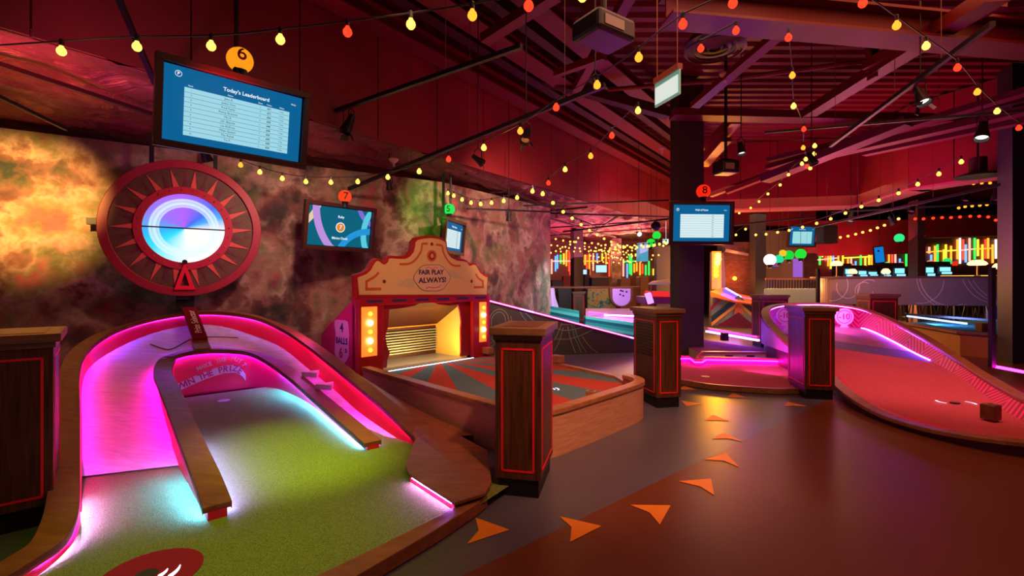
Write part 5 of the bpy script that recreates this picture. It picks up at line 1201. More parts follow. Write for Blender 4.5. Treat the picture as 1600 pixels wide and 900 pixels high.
for (px, py, r, c_, lab) in [(1217, 405, .13, (.02, .75, .35), 'sea-green glass globe, lowest of the bunch under the pale teal screen'), (1232, 399, .15, (.01, .70, .05), 'bright green glass globe in the middle of the bunch'), (1251, 397, .155, (.02, .80, .04), 'bright green glass globe hung over the violet lit doorway'), (1223, 396, .11, (.95, .55, .02), 'amber glass globe peeping out behind the green globes'), (1453, 412, .14, (1, .25, .04), 'orange glass globe on the machine beside the mauve column'), (1480, 409, .15, (.03, .8, .15), 'green glass globe on top of the paired arcade screens'), (1492, 412, .10, (.8, .03, .01), 'small dim red glass globe beside the arcade screens'), (1405, 372, .17, (.03, .9, .25), 'green glass globe high in front of the mauve column'), (1386, 414, .12, (.1, .95, .25), 'small green glass globe below the tilted phone-shaped screen'), (1331, 416, .10, (1, .2, .08), 'small coral glass globe behind the mushroom lamps'), (1408, 413, .10, (1, .18, .08), 'small coral glass globe under the tallest green globe')]:
    globe(P(px, py, 14.5 if px < 1300 else 19), r, c_, 1.0, '', lab)
o = MB().prism([P(1241, 433, 17.92), P(1254, 433, 17.92), P(1254, 404, 17.92), P(1241, 404, 17.92)], (0, .1, 0)).build('lit_doorway', emis('violet_glow', (.42, .14, .75), .8)); tag(o, 'violet lit narrow doorway panel beside the brick pier', 'doorway panel')
o = MB().prism([P(1206, 417, 17.92), P(1216, 417, 17.92), P(1216, 408, 17.92), P(1206, 408, 17.92)], (0, .1, 0)).build('violet_poster', emis('violet_poster', (.35, .10, .45), .6)); tag(o, 'small violet lit poster behind the white globe', 'poster')
o = MB().box((P(1196, HY, 18).x, 18, 0), (P(1256, HY, 18).x, 18.2, 3.4)).build('tan_partition', mat('tan_partition', (.24, .13, .07), .7)); tag(o, 'tan partition behind the bunch of green globes', 'partition')
o = MB().bar(P(1128, 390, 16.5), P(1168, 398, 17.4), .10, .08).build('robot_arm', mat('pale_arm', (.5, .32, .27), .5)); tag(o, 'pale jointed arm reaching sideways from the top of the bulb tower', 'arm')
o = MB().sphere(P(1128, 390, 16.42), .12, 10).build('fan_hub', M_black); tag(o, 'dark round hub at the joint of the pale arm', 'hub')

# ================= CURVED COUNTER, STOOLS, BACK BAR =================
ctr_ = empty('bar_counter', P(1450, 480, 14.5), label='long curved mauve counter panel painted with white circle lines', cat='counter')
cpts = smooth_path([P(1283, 437, 15.6), P(1300, 437, 15.0), P(1360, 434, 14.4), P(1450, 433, 13.9), P(1540, 433, 13.6), P(1640, 433, 13.4)], 4)
zt_ = 1.62; cpts = [Vector((p.x, p.y, zt_)) for p in cpts]
mb = MB(); mb.loft(cpts, [p+Vector((0, 0, -.82)) for p in cpts]); mb.loft([p+Vector((0, .08, 0)) for p in cpts], [p+Vector((0, .08, -.82)) for p in cpts]); mb.loft([p+Vector((0, 0, -.82)) for p in cpts], [p+Vector((0, .08, -.82)) for p in cpts])
mb.build('front_panel', mat('mauve_panel', (.24, .14, .17), .5), ctr_, smooth=False)
mb = MB(); ribbon(mb, [p+Vector((0, .2, .03)) for p in cpts], -.22, .35, .05); mb.build('counter_top', mat('counter_top', (.12, .05, .06), .3), ctr_)
for i in (1, 8, 14, 19):
    p = cpts[i]; MB().box((p.x-.03, p.y+.02, 0), (p.x+.03, p.y+.08, .81)).build('support_post', M_black, ctr_)
M_wl = mat('white_line', (.62, .42, .52), .5)
def cp(px, py):
    Y = 14
    for i in range(len(cpts)-1):
        a, b = cpts[i], cpts[i+1]; xa = CX+a.x/a.y*F; xb = CX+b.x/b.y*F
        if xa <= px <= xb: f = (px-xa)/(xb-xa); Y = a.y+(b.y-a.y)*f; break
    else: Y = cpts[-1].y if px > 1500 else cpts[0].y
    p = P(px, py, Y-.012); p.z = min(1.61, max(.81, p.z)); return p
def cline(cx, cy, r, t0, t1, asp=1.0, w_=.022):
    A = []; B = []; n_ = 18
    for k in range(n_+1):
        t = math.radians(t0+(t1-t0)*k/n_); rr = w_*F/14/2
        x, y = math.cos(t), math.sin(t)
        if not (434 < cy+r*asp*y < 479): continue
        A.append(cp(cx+(r-rr)*x, cy+(r-rr)*asp*y)); B.append(cp(cx+(r+rr)*x, cy+(r+rr)*asp*y))
    if len(A) > 2: MB().loft(A, B).build('painted_circle', M_wl, ctr_)
for args in [(1484, 430, 52, 60, 175), (1487, 428, 50, 70, 178), (1494, 425, 58, 75, 180), (1438, 437, 37, 0, 100), (1560, 415, 60, 60, 165), (1572, 408, 66, 55, 160), (1585, 400, 75, 70, 150), (1615, 455, 25, 100, 260), (1618, 455, 32, 110, 250), (1325, 448, 18, -10, 200), (1350, 455, 14, 0, 300), (1358, 455, 18, 60, 300), (1392, 440, 50, 90, 150), (1300, 445, 25, -60, 100)]: cline(*args)
# wire stools under the counter
M_stool = mat('stool_wire', (.02, .012, .010), .4, .5)
def stool(x, y, label):
    r = empty('bar_stool', (x, y, 0), label=label, cat='bar stool', group='wire bar stools under the curved counter')
    mb = MB(); mb.lathe([(.001, .76), (.17, .76), (.18, .78), (.17, .80), (.001, .80)], 16); mb.build('seat', M_stool, r, local=True)
    for k in range(8):
        t = 2*math.pi*(k+.5)/8; mb = MB(); mb.tube([(.27*math.cos(t), .27*math.sin(t), 0), (.12*math.cos(t), .12*math.sin(t), .76)], .013, 6); mb.build('leg', M_stool, r, local=True)
    mb = MB(); mb.tube([(.20*math.cos(t), .20*math.sin(t), .30) for t in [2*math.pi*k/16 for k in range(17)]], .011, 6); mb.build('foot_ring', M_stool, r, local=True)
    return r
st_s = []
for k, (px, Y) in enumerate([(1452, 15.4), (1475, 15.6), (1490, 14.9), (1516, 14.2), (1534, 14.6), (1430, 15.9), (1405, 16.2), (1345, 16.6), (1320, 17)]):
    p = P(px, HY, Y); stool(p.x, p.y, 'black wire bar stool under the curved counter, '+['beneath the arcade screens', 'second along from the mauve column', 'in the densest cluster', 'standing frontmost before the slim black pole', 'just behind the frontmost stool', 'right below the mauve column', 'half hidden by the broad pedestal', 'behind the timber rim of the chevron lane', 'furthest along, by the dark pole'][k])
light(AREA, (13.0, 17.2, 1.4), (1, .45, .12), 420, (13.0, 16.6, 0), 4.0, .8)
light(AREA, (10.0, 17.6, 1.4), (1, .45, .12), 200, (10.0, 17.0, 0), 2.0, .8)
light(AREA, (9.2, 12.6, 2.8), (1, .55, .62), 55, (9.6, 14.5, 1.2), 3.0, .5)
o = MB().box((P(1555, HY, 15).x, 15, 0), (P(1640, HY, 15).x, 15.3, 1.0)).build('blue_cabinet', mat('blue_cabinet', (.01, .04, .30), .4, emit=(0, .02, .25), es=.25)); tag(o, 'dark blue lit cabinet low beneath the counter end', 'cabinet')
# slim black poles
for (px, y0, y1, Y, lab) in [(1550, 418, 574, 6.55, 'slim black post standing on the rim of the red carpet lane'), (1278, 420, 474, 10.6, 'slim dark post behind the tall purple-lit pedestal')]:
    o = MB().bar(P(px, y1, Y), P(px, y0, Y), .055 if Y < 8 else .07, .055).build('slim_post', M_black); tag(o, lab, 'post')
# blue-green hole beyond the red lane
H11 = empty('mini_golf_hole', P(1520, 540, 10), label='blue and green lit mini golf hole with a yellow side, beyond the slim black post', cat='mini golf hole'); H11.location.z = 0
tops = [P(1398, 496, 12.4), P(1420, 503, 11.6), P(1500, 527, 9.6), P(1545, 531, 9.2), P(1660, 533, 9.2), P(1660, 512, 12.0), P(1520, 500, 13.2)]
zz_ = .42; tops = [Vector((p.x, p.y, zz_)) for p in tops]
MB().prism(tops, (0, 0, -.02)).build('teal_carpet', carpet('teal_turf', (.01, .10, .12), (.03, .20, .20)), H11)
MB().loft([p+Vector((0, 0, .04)) for p in tops[:5]], [Vector((p.x, p.y, .0)) for p in tops[:5]]).build('yellow_side', mat('ochre_side', (.50, .24, .03), .5), H11)
mb = MB(); ribbon(mb, [p+Vector((0, 0, .06)) for p in tops[:5]], -.06, .06, .05); mb.build('timber_rim', M_rim, H11)
a = P(1418, 503, 13.0); b = P(1510, 521, 10.6)
MB().bar(Vector((a.x, a.y, .55)), Vector((b.x, b.y, .55)), .04, .04).build('led_strip', emis('led_ice', (.30, .45, 1), 3), H11)
MB().bar(Vector((a.x, a.y+.12, .60)), Vector((b.x+1.2, b.y+.05, .58)), .10, .05).build('back_rim', M_black, H11)
light(AREA, Vector((a.x-.05, a.y-.15, .56)).lerp(Vector((b.x, b.y-.15, .56)), .4), (.2, .35, 1), 70, (a.x+.6, a.y-1.5, .3), .6)
o = MB().box((P(1527, 0, 10.2).x, 10.1, .42), (P(1540, 0, 10.2).x, 10.25, .60)).build('wooden_block', M_goldblk); tag(o, 'small dark block on the teal carpet near the slim black post', 'block')
o = MB().bar(P(1556, 573, 6.6), P(1700, 600, 5.6), .03, .03).build('led_strip', LED_MAG, H11)

# mushroom lamps
M_shade = emis('lamp_shade_glow', (1, .72, .30), 2.2)
for (px, py, Y, r, lab) in [(1307, 412, 16.2, .19, 'glowing mushroom lamp on a tall stem at the counter end'), (1332, 424.5, 16.5, .15, 'low glowing mushroom lamp beside the first arcade screen'), (1384, 424, 16.6, .14, 'glowing mushroom lamp below the tilted phone-shaped screen'), (1527, 411, 14.6, .24, 'large bright mushroom lamp on the gold-lit counter'), (1560, 416.5, 14.2, .14, 'glowing mushroom lamp half behind the thick end column')]:
    c = P(px, py, Y); rt_ = empty('table_lamp', Vector((c.x, c.y, 1.66)), label=lab, cat='table lamp')
    MB().lathe([(.001, .10), (r*.5, .09), (r*.85, .03), (r, -.03), (r*.8, -.07), (.001, -.07)], 16, Matrix.Translation(c)).build('lamp_shade', M_shade, rt_, smooth=True)
    MB().tube([c, Vector((c.x, c.y, 1.67))], .018, 6).build('stem', mat('brass', (0,)*3), rt_); MB().lathe([(.001, .02), (.07, .02), (.08, 0), (.001, 0)], 12, Matrix.Translation((c.x, c.y, 1.66))).build('base', mat('brass', (0,)*3), rt_)
o = MB().bar(P(1470, 431.5, 15.2), P(1548, 431, 15.0), .04, .03).build('gold_light_strip', emis('gold_led', (1, .45, .03), 4)); tag(o, 'gold light strip along the counter top under the brightest mushroom lamp', 'light strip')
# arcade screens
M_arc = emis('arcade_screen', (.25, .75, 1), 1.4); M_cab = mat('arcade_cabinet', (.03, .015, .02), .5)
for k, (px, py, w0, h0, lab) in enumerate([(1325, 427, 9, 13, 'first from the chevron lane end'), (1347, 428, 11, 9, 'second, a small dim one'), (1363, 428, 12, 6, 'third, a wide low one'), (1384, 428, 10, 10, 'fourth, behind a mushroom lamp'), (1405, 426, 14, 13, 'fifth, tall and bright before the mauve column'), (1452, 425, 11, 14, 'just past the mauve column'), (1476, 423, 16, 11, 'last, wide and bright under the green globe')]):
    Y = 18.5; a = empty('arcade_machine', (P(px, 0, Y).x, Y, 0), label='dark arcade machine with glowing pale blue screen, '+lab, cat='arcade machine', group='arcade machines behind the counter')
    hw = w0/F*Y/2; zc = P(0, py, Y).z; hh = h0/F*Y/2
    mb = MB(); pr = [(0, -.05, 0), (0, .7, 0), (0, .7, zc+hh+.25), (0, .05, zc+hh+.22), (0, .0, zc+hh+.05), (0, .06, zc-hh), (0, -.12, zc-hh-.06), (0, -.12, zc-hh-.16), (0, -.05, zc-hh-.3)]
    mb.prism([Vector((-hw-.05, y_, z_)) for _, y_, z_ in pr], (2*hw+.1, 0, 0)); mb.build('cabinet', M_cab, a, local=True)
    mb = MB(); mb.box((-hw, -.04, zc-.15*hh), (hw, -.01, zc+hh)); mb.build('screen', M_arc, a, local=True); mb = MB(); mb.box((-hw*.8, -.14, zc-hh*.95), (hw*.8, -.05, zc-hh*.35)); mb.build('button_panel', M_arc, a, local=True)
M = frame(P(1374, 398, 17.5), Vector((1, .1, .10)), Vector((-.09, 0, 1)))
ps = empty('hanging_screen', M.translation, label='tilted phone-shaped blue screen hanging over the arcade machines', cat='screen'); ps.rotation_euler = M.to_euler()
MB().box((-.21, -.31, -.03), (.21, .31, 0)).build('casing', M_black, ps, local=True); MB().box((-.18, -.28, 0), (.18, .28, .006)).build('display', emis('phone_blue', (.005, .20, .65), 1), ps, local=True); MB().lathe([(.001, .006), (.04, .006), (.04, .012), (.001, .012)], 12, Matrix.Translation((-.03, .14, 0))).build('camera_spot', M_black, ps, local=True)
hang(ps, P(1374, 388, 17.52), .012)

# ================= NEON TUBES =================
NC = {'red': (1, .05, .02), 'orange': (1, .28, .02), 'yellow': (1, .62, .03), 'green': (.03, .85, .08), 'blue': (.10, .30, 1), 'pink': (1, .30, .22), 'white': (1, .75, .50)}
cnt = {}
def neon(px, y0, y1, c, Y=23, where='far wall', th=.035):
    key = (c, where); cnt[key] = cnt.get(key, 0)+1
    a = P(px, y0, Y); b = P(px, y1, Y)
    o = MB().tube([a, b], th, 8).build('neon_tube', emis('neon_'+c, NC[c], 2.4), smooth=True)
    n = cnt[key]; o['group'] = 'neon tubes, '+where
    o['label'] = f'{c} vertical neon tube, {ORD[n-1]} {c} one along {where}'; o['category'] = 'neon tube'
w1 = 'the wall beyond the dark ramp'
for q in [(862, 405, 428, 'pink'), (868, 400, 424, 'blue'), (871, 398, 420, 'blue'), (876, 398, 412, 'green'), (881, 396, 413, 'yellow'), (885, 393, 416, 'orange'), (889, 391, 424, 'red'), (891, 395, 430, 'red'), (914, 398, 414, 'yellow'), (917, 398, 425, 'red'), (921, 396, 430, 'orange'), (927, 396, 423, 'pink'), (933, 396, 410, 'blue'), (941, 396, 408, 'yellow'), (947, 396, 413, 'orange'), (952, 398, 432, 'red'), (956, 396, 434, 'orange'), (974, 404, 432, 'pink'), (980, 412, 434, 'blue'), (984, 398, 428, 'green'), (986.5, 400, 430, 'green'), (991, 412, 426, 'orange'), (995, 410, 424, 'orange'), (1000, 410, 430, 'orange'), (1004, 412, 428, 'red'), (1009, 414, 430, 'green'), (1014, 408, 430, 'green'), (1021, 420, 430, 'yellow')]: neon(*q, Y=22.34, where=w1)
w2 = 'the wall behind the arcade machines'
for q in [(1281, 386, 414, 'green'), (1285, 392, 402, 'yellow'), (1290, 392, 408, 'red'), (1294, 398, 416, 'orange'), (1298, 400, 420, 'yellow'), (1302, 388, 420, 'blue'), (1310, 388, 408, 'orange'), (1317, 386, 426, 'yellow'), (1325, 402, 420, 'orange'), (1330, 402, 418, 'pink'), (1337, 408, 418, 'blue'), (1345, 390, 416, 'green'), (1352, 402, 418, 'yellow'), (1358, 388, 416, 'yellow'), (1362, 392, 416, 'orange'), (1389, 390, 416, 'orange'), (1394, 388, 416, 'red'), (1399, 388, 418, 'pink'), (1406, 404, 413, 'blue'), (1416, 390, 416, 'green')]: neon(*q, Y=22.34, where=w2)
w3 = 'the wall by the thick end column'
for q in [(1452, 386, 396, 'pink'), (1455, 398, 410, 'blue'), (1461, 384, 414, 'orange'), (1465, 382, 412, 'green'), (1475, 390, 412, 'yellow'), (1478, 382, 408, 'yellow'), (1486, 384, 407, 'orange'), (1496, 374, 405, 'orange'), (1500, 372, 412, 'white'), (1505, 374, 406, 'red'), (1509, 382, 410, 'blue'), (1515, 372, 408, 'pink'), (1523, 372, 405, 'green'), (1528, 374, 400, 'yellow'), (1535, 382, 410, 'yellow'), (1540, 374, 404, 'red'), (1544, 372, 404, 'orange'), (1551, 382, 411, 'orange'), (1556, 374, 404, 'white')]: neon(*q, Y=22.33, where=w3, th=.04)
k = 0
for (x0, y0, x1, y1, c) in [(862, 408, 892, 408, 'pink'), (912, 408, 938, 408, 'orange'), (975, 409, 992, 408, 'green'), (1278, 406, 1310, 403, 'pink'), (1318, 403, 1360, 401, 'yellow'), (1448, 394, 1474, 392, 'orange'), (1480, 392, 1495, 391, 'yellow'), (1502, 391, 1522, 389, 'pink'), (1524, 389, 1550, 388, 'orange')]:
    k += 1
    o = MB().tube([P(x0, y0, 22.27), P(x1, y1, 22.27)], .028, 8).build('neon_tube', emis('neon_'+c, NC[c], 2.4), smooth=True); tag(o, f'{c} horizontal neon tube across the upright ones, {ORD[k-1]} counted along the wall', 'neon tube', 'cross neon tubes')
tag(MB().box((P(855, 0, 22.4).x, 22.4, 0), (P(1050, 0, 22.4).x, 22.6, 3.6)).build('wall_neon_near', mat('neon_backing', (.16, .05, .03), .6)), kind='structure')
tag(MB().box((P(1278, 0, 22.4).x, 22.4, 0), (P(1600, 0, 22.4).x, 22.6, 3.7)).build('wall_neon_far', mat('neon_backing', (0,)*3)), kind='structure')
# mid-ground dark seating and cabinets under the neon (left)
for k, (x0, x1, y0, Y, mm, lab) in enumerate([(862, 880, 438, 18.5, M_cab, 'low dark console nearest the mottled wall end'), (880, 891, 431, 19, mat('coral_booth', (.35, .06, .05), .6), 'coral padded booth seat behind the indigo column'), (913, 922, 420, 19.5, M_cab, 'narrow dark cabinet just past the indigo column'), (924, 952, 433, 19.2, M_cab, 'wide dark booth under the little bright screen'), (969, 985, 435, 18.8, mat('brown_booth', (.14, .06, .04), .6), 'brown framed booth beneath the blue neon tube'), (1000, 1014, 432, 18.8, mat('brown_booth', (0,)*3), 'brown framed booth next to the display case')]):
    o = MB().box((P(x0, 0, Y).x, Y, 0), (P(x1, 0, Y).x, Y+.6, P(0, y0, Y).z)).build('lounge_booth', mm, bevel=.03); tag(o, lab, 'booth')
o = MB().box((P(957, 0, 20).x, 20, 0), (P(971, 0, 20).x, 20.4, 3.3)).build('plaster_pier', M_wall); tag(o, 'mottled plaster pier between two runs of neon tubes', 'pier')
M = frame(P(939.5, 420, 18.8), Vector((1, 0, 0)), Vector((0, 0, 1)))
for (px, py, Y, W, H, lab) in [(939.5, 420, 18.8, .46, .32, 'tiny bright pale screen among the neon tubes'), (914, 425, 18.9, .18, .22, 'sliver of a pale teal screen beside the indigo column')]:
    c = P(px, py, Y); r = empty('television', c, label=lab, cat='television'); MB().box((-W/2, 0, -H/2), (W/2, .08, H/2)).build('bezel', M_black, r, local=True); MB().box((-W/2+.02, -.01, -H/2+.02), (W/2-.02, 0, H/2-.02)).build('screen', emis('tiny_screen', (.5, .85, 1), 1.1), r, local=True); hang(r, Vector(c)+Vector((0, .04, H/2)), .012)
o = MB().box((P(1000, 0, 13.5).x, 13.5, P(0, 408, 13.5).z), (P(1013, 0, 13.5).x, 13.9, P(0, 379, 13.5).z)).build('cyan_lit_box', mat('teal_box', (.10, .35, .40), .5, emit=(.02, .45, .5), es=.5)); tag(o, 'hanging box lit cyan at the top, beside the bright screen column', 'box')
o = MB().box((P(1026, 0, 16).x, 16, 0), (P(1049, 0, 16).x, 16.3, P(0, 384, 16).z)).build('slatted_screen', mat('slate_slats', (.10, .09, .12), .6)); tag(o, 'slate grey slatted partition behind the main column', 'partition')
light(AREA, (4.5, 20.5, 2.8), (1, .5, .25), 150, (3.5, 19, 0), 3)

# ================= FESTOON STRINGS =================
GB = {'y': ('glowing yellow bulb', emis('bulb_yellow', (1, .50, .07), 3.2)), 'o': ('glowing orange bulb', emis('bulb_orange', (1, .27, .02), 2.4)), 'r': ('glowing red bulb', emis('bulb_red', (1, .03, .01), 2.6))}
def festoon(pts, label, r=.036, cable=True, drop=None, group='festoon light strings'):
    P_ = [P(q[0], q[1], q[2]) for q in pts]; cols_ = [q[3] if len(q) > 3 else 'y' for q in pts]
    drop = drop or r*2.1
    root = empty('string_light', P_[len(P_)//2], label=label, cat='string light', group=group)
    if cable:
        mb = MB(); path = smooth_path([p+Vector((0, 0, drop+r*.3)) for p in P_], 2); mb.tube(path, .006 if r < .05 else .008, 5); mb.build('cable', M_wire, root)
    for p, c in zip(P_, cols_):
        det = p.y < 9
        mb = MB()
        if det: mb.lathe([(.001, -r*1.05), (r*.55, -r*.92), (r*.92, -r*.45), (r, 0), (r*.85, r*.5), (r*.5, r*.95), (r*.38, r*1.3), (.001, r*1.3)], 14, Matrix.Translation(p))
        else: mb.sphere(p, r, 8)
        b = mb.build('bulb', GB[c][1], root, smooth=True); b['label'] = GB[c][0]
        if p.y < 12:
            mb = MB(); mb.lathe([(.001, r*1.25), (r*.46, r*1.25), (r*.46, drop+r*.5), (r*.3, drop+r*.8), (.001, drop+r*.8)], 8, Matrix.Translation(p)); mb.build('socket', M_black, b)
    return root
festoon([(-30, 88, 3.5), (96, 80, 3.4), (214, 73, 3.35), (330, 72, 3.3), (438, 62, 3.25), (543, 50, 3.15, 'r'), (642, 38, 3.05), (738, 24, 2.95, 'o'), (826, 9, 2.85, 'r'), (910, -6, 2.8)], 'festoon string nearest the ceiling, crossing above the large leaderboard', .030)
festoon([(376, 258, 6.3, 'o'), (406, 269, 6.5), (441, 279, 6.6), (478, 284, 6.7), (517, 285, 6.7), (559, 284, 6.6), (606, 277, 6.3), (655, 268, 5.9), (701, 249, 5.5, 'r'), (756, 231, 5.1), (813, 205, 4.7, 'o'), (869, 168, 4.3, 'r'), (933, 133, 3.95, 'o'), (998, 90, 3.6, 'o'), (1067, 38, 3.3, 'r'), (1145, 5, 3.15, 'r')], 'festoon string dipping above the swirl screen then rising past the exit light box', .030)
festoon([(700, 302, 8.6), (709, 306, 8.5), (722, 312, 8.4), (736, 317, 8.3), (751, 319, 8.2), (768, 317, 8.0), (787, 314, 7.7), (808, 309, 7.4), (832, 299, 7.0), (857, 286, 6.6, 'r'), (883, 265, 6.1), (923, 244, 5.6, 'o'), (956, 212, 5.2, 'r'), (997, 173, 4.8)], 'festoon string starting in the green-lit wall corner and rising to the column', .030)
festoon([(848, 303, 8.6), (864, 317, 9.2), (880, 331, 9.9), (894, 341, 10.6), (908, 351, 11.3), (921, 360, 12.0), (933, 367, 12.7), (944, 373, 13.4), (955, 378, 14.1), (965, 382, 14.8), (974, 385, 15.6)], 'festoon string sinking away in a straight line beside the mottled wall end', .036)
festoon([(1095, 76, 3.5, 'r'), (1150, 48, 3.3, 'r')], 'short pair of red festoon bulbs across the round ceiling diffuser', .024)
festoon([(1232, 59, 4.0, 'r'), (1238, 118, 4.6, 'o'), (1240, 166, 5.2), (1256, 202, 5.9, 'r'), (1255, 231, 6.6, 'o'), (1259, 249, 7.3), (1253, 256, 7.8)], 'festoon string hanging nearly upright above the distant teal screen', .028)
festoon([(1290, -20, 3.0, 'r'), (1348, 5, 3.2, 'r'), (1401, 40, 3.5, 'o'), (1447, 72, 3.8), (1496, 106, 4.2, 'r'), (1527, 144, 4.6, 'o'), (1558, 174, 5.0), (1592, 200, 5.4, 'r')], 'festoon string slanting down across the diagonal lighting track', .028)
festoon([(1273, 228, 7.5), (1272, 241, 7.9), (1261, 260, 8.6, 'r'), (1266, 263, 8.9), (1253, 256, 9.3), (1232, 273, 10), (1219, 289, 10.8), (1200, 303, 11.6), (1186, 315, 12.4), (1173, 325, 13.2), (1155, 333, 14)], 'festoon string bunched at the hub then falling toward the wall of fame screen', .032)
festoon([(1150, 367, 13.5), (1165, 358, 13.2), (1181, 367, 13), (1197, 366, 12.7), (1215, 363, 12.4), (1233, 360, 12.1), (1254, 355, 11.8), (1276, 349, 11.4), (1298, 342, 11), (1321, 333, 10.6), (1346, 323, 10.2), (1373, 313, 9.8), (1404, 302, 9.3), (1434, 288, 8.8), (1467, 272, 8.3), (1502, 253, 7.8)], 'long festoon string sweeping below the right-hand bulkhead edge', .034)
festoon([(1288, 375, 17), (1300, 374, 16.8), (1313, 371, 16.6), (1325, 369, 16.4), (1337, 366, 16.2), (1348, 363, 16), (1360, 360, 15.8), (1371, 356, 15.6), (1382, 352, 15.4), (1393, 347, 15.2), (1404, 342, 15)], 'festoon string low before the far red panels, ending at the mauve column', .042)
festoon([(x, y, 15.5, 'r') for x, y in [(1430, 342), (1443, 342), (1458, 341), (1472, 340), (1486, 340), (1500, 339), (1516, 338), (1530, 338), (1544, 339), (1556, 344)]], 'all-red festoon string in a level row near the mauve column', .045)
festoon([(x, y, 14.5, 'o') for x, y in [(1498, 325), (1508, 323), (1519, 322), (1531, 321), (1542, 320)]], 'short orange festoon string just above the all-red row', .040)
festoon([(x, y, 13.5, 'o') for x, y in [(1496, 289), (1508, 287), (1521, 287), (1534, 286), (1547, 286)]], 'short orange festoon string beneath the dark disc-shaped fitting', .038)
rnd = random.Random(5); k = 0
for (x0, y0, Y0, x1, y1, Y1, n_, sag) in [(868, 373, 15, 1035, 383, 13, 16, 10), (862, 382, 17, 1030, 398, 16, 20, 7), (875, 392, 18, 1040, 378, 14, 16, 9), (900, 380, 19, 1010, 402, 18, 16, 5), (960, 386, 13, 1040, 380, 10.5, 10, 5), (915, 398, 19.5, 1000, 398, 19.5, 13, 9), (930, 388, 18.5, 985, 410, 19, 12, 3), (862, 396, 16.5, 905, 372, 15, 7, 4), (940, 384, 17, 1000, 388, 17, 10, 12), (925, 410, 20, 1025, 404, 20, 13, 6)]:
    pts = []
    for j in range(n_):
        f = j/(n_-1); pts.append((x0+(x1-x0)*f+rnd.uniform(-1.5, 1.5), y0+(y1-y0)*f+sag*4*f*(1-f)*.5+rnd.uniform(-1.2, 1.2), Y0+(Y1-Y0)*f, 'y'))
    k += 1; festoon(pts, f'distant yellow festoon string over the neon tubes, {ORD[k-1]} of the tangle', .030, group='tangled festoon strings over the neon')
for p, e in [((-1.5, 6.3, 2.75), 6), ((0, 5.0, 2.9), 6), ((.9, 7.6, 2.6), 5), ((3.2, 12, 2.5), 12), ((7.4, 11, 2.8), 12), ((3.3, 5.5, 3.3), 6), ((-3.2, 3.2, 2.9), 4)]: light(POINT, p, (1, .5, .15), e*.5, size=.1)

# ================= LIGHTING TRACKS AND SPOTS =================
def track(a, b, lab, rods=(), w_=.045, ztop=5.5):
    r = empty('lighting_track', (a+b)/2, label=lab, cat='lighting track')
    MB().bar(a, b, w_, w_).build('rail', M_black, r)
    for f in rods: p = a.lerp(b, f); MB().tube([p, Vector((p.x, p.y, ztop))], .004, 5).build('suspension_wire', mat('wire_grey', (.12, .05, .05), .5), r)
    return r
track(P(485, 187, 6.3), P(815, 72, 4.36), 'black lighting track running out from beside the large leaderboard', (.12, .40, .72))
track(P(545, 295, 7.5), P(945, 133, 4.5), 'black lighting track passing just above the festoon bulbs of the booth', (.35, .6, .9))
track(P(-20, 142, 4.6), P(104, 202, 5.4), 'short black lighting track end near the picture corner over the paint wall', (), .035, 3.4)
track(P(182, -10, 3.6), P(242, 130, 4.4), 'black lighting bar disappearing behind the large leaderboard', (), .04)
track(P(1297, 228, 7.4), P(1551, 37, 4.0), 'long diagonal black lighting track high over the red carpet lane', (.55, .8))
track(P(1195, 207, 6.9), P(1600, 173, 6.0), 'level black lighting track above the stacked ducts', (.3, .7), .03)
track(P(800, 322, 11.0), P(1045, 313, 10.4), 'thin black lighting track in front of the crinkled soffit', (), .03)
track(P(730, 326, 8.6), P(860, 331, 9.6), 'short black lighting track low against the rear painted wall', (), .03)
track(P(855, 333, 13), P(1046, 339, 12), 'distant black track under the crinkled soffit', (), .04)
track(P(880, 362, 14), P(1045, 342, 11.6), 'distant slanting black track behind the falling festoon string', (), .04)
track(P(1270, 355, 12.4), P(1570, 287, 8.9), 'black track sweeping under the pink-lit flange of the far bulkhead', (.1, .3, .5, .7, .9), .05)
track(P(1300, 332, 15), P(1640, 312, 12), 'far black track behind the sweeping festoon string', (), .05)
track(P(1140, 352, 13.5), P(1275, 338, 13), 'far black track above the distant teal screen', (), .05)
def spot(px, py, Y, s, lab, aim=(-.3, -.4, -1), lit=False, ztop=None, doors=False):
    c = P(px, py, Y); r = empty('spotlight', c, label=lab, cat='spotlight'); z = -Vector(aim).normalized(); M = frame(c, z.cross(Vector((.3, 1, .1))), z.cross(z.cross(Vector((.3, 1, .1)))))
    q = M.to_quaternion() if False else None
    mb = MB(); mb.lathe([(.001, s*1.0), (s*.30, s*.95), (s*.36, s*.35), (s*.55, -s*.55), (s*.60, -s*.9), (s*.54, -s*.9), (s*.48, -s*.5), (.001, -s*.45)], 16, M); mb.build('lamp_housing', M_black, r, smooth=False)
    mb = MB(); mb.lathe([(.001, -s*.47), (s*.47, -s*.52), (s*.47, -s*.56), (.001, -s*.54)], 16, M); mb.build('lens', emis('spot_lens', (1, .9, .75), 2.0) if lit else mat('glass_lens', (.35, .28, .22), .15), r)
    zt2 = ztop if ztop else ceil_z(c)
    mb = MB(); mb.tube([c+Vector((-s*.5, 0, s*.1)), c+Vector((-s*.5, 0, s*1.2)), c+Vector((0, 0, s*1.6)), c+Vector((s*.5, 0, s*1.2)), c+Vector((s*.5, 0, s*.1))], .008, 6); mb.tube([c+Vector((0, 0, s*1.6)), Vector((c.x, c.y, zt2))], .007, 6); mb.build('yoke', M_black, r)
    if doors:
        for a_ in range(4):
            t = a_*math.pi/2+.5; p0 = M @ Vector((s*.6*math.cos(t), s*.6*math.sin(t), -s*.9)); p1 = M @ Vector((s*.95*math.cos(t), s*.95*math.sin(t), -s*1.35)); MB().bar(p0, p1, s*.7, .006).build('barn_door', M_black, r)
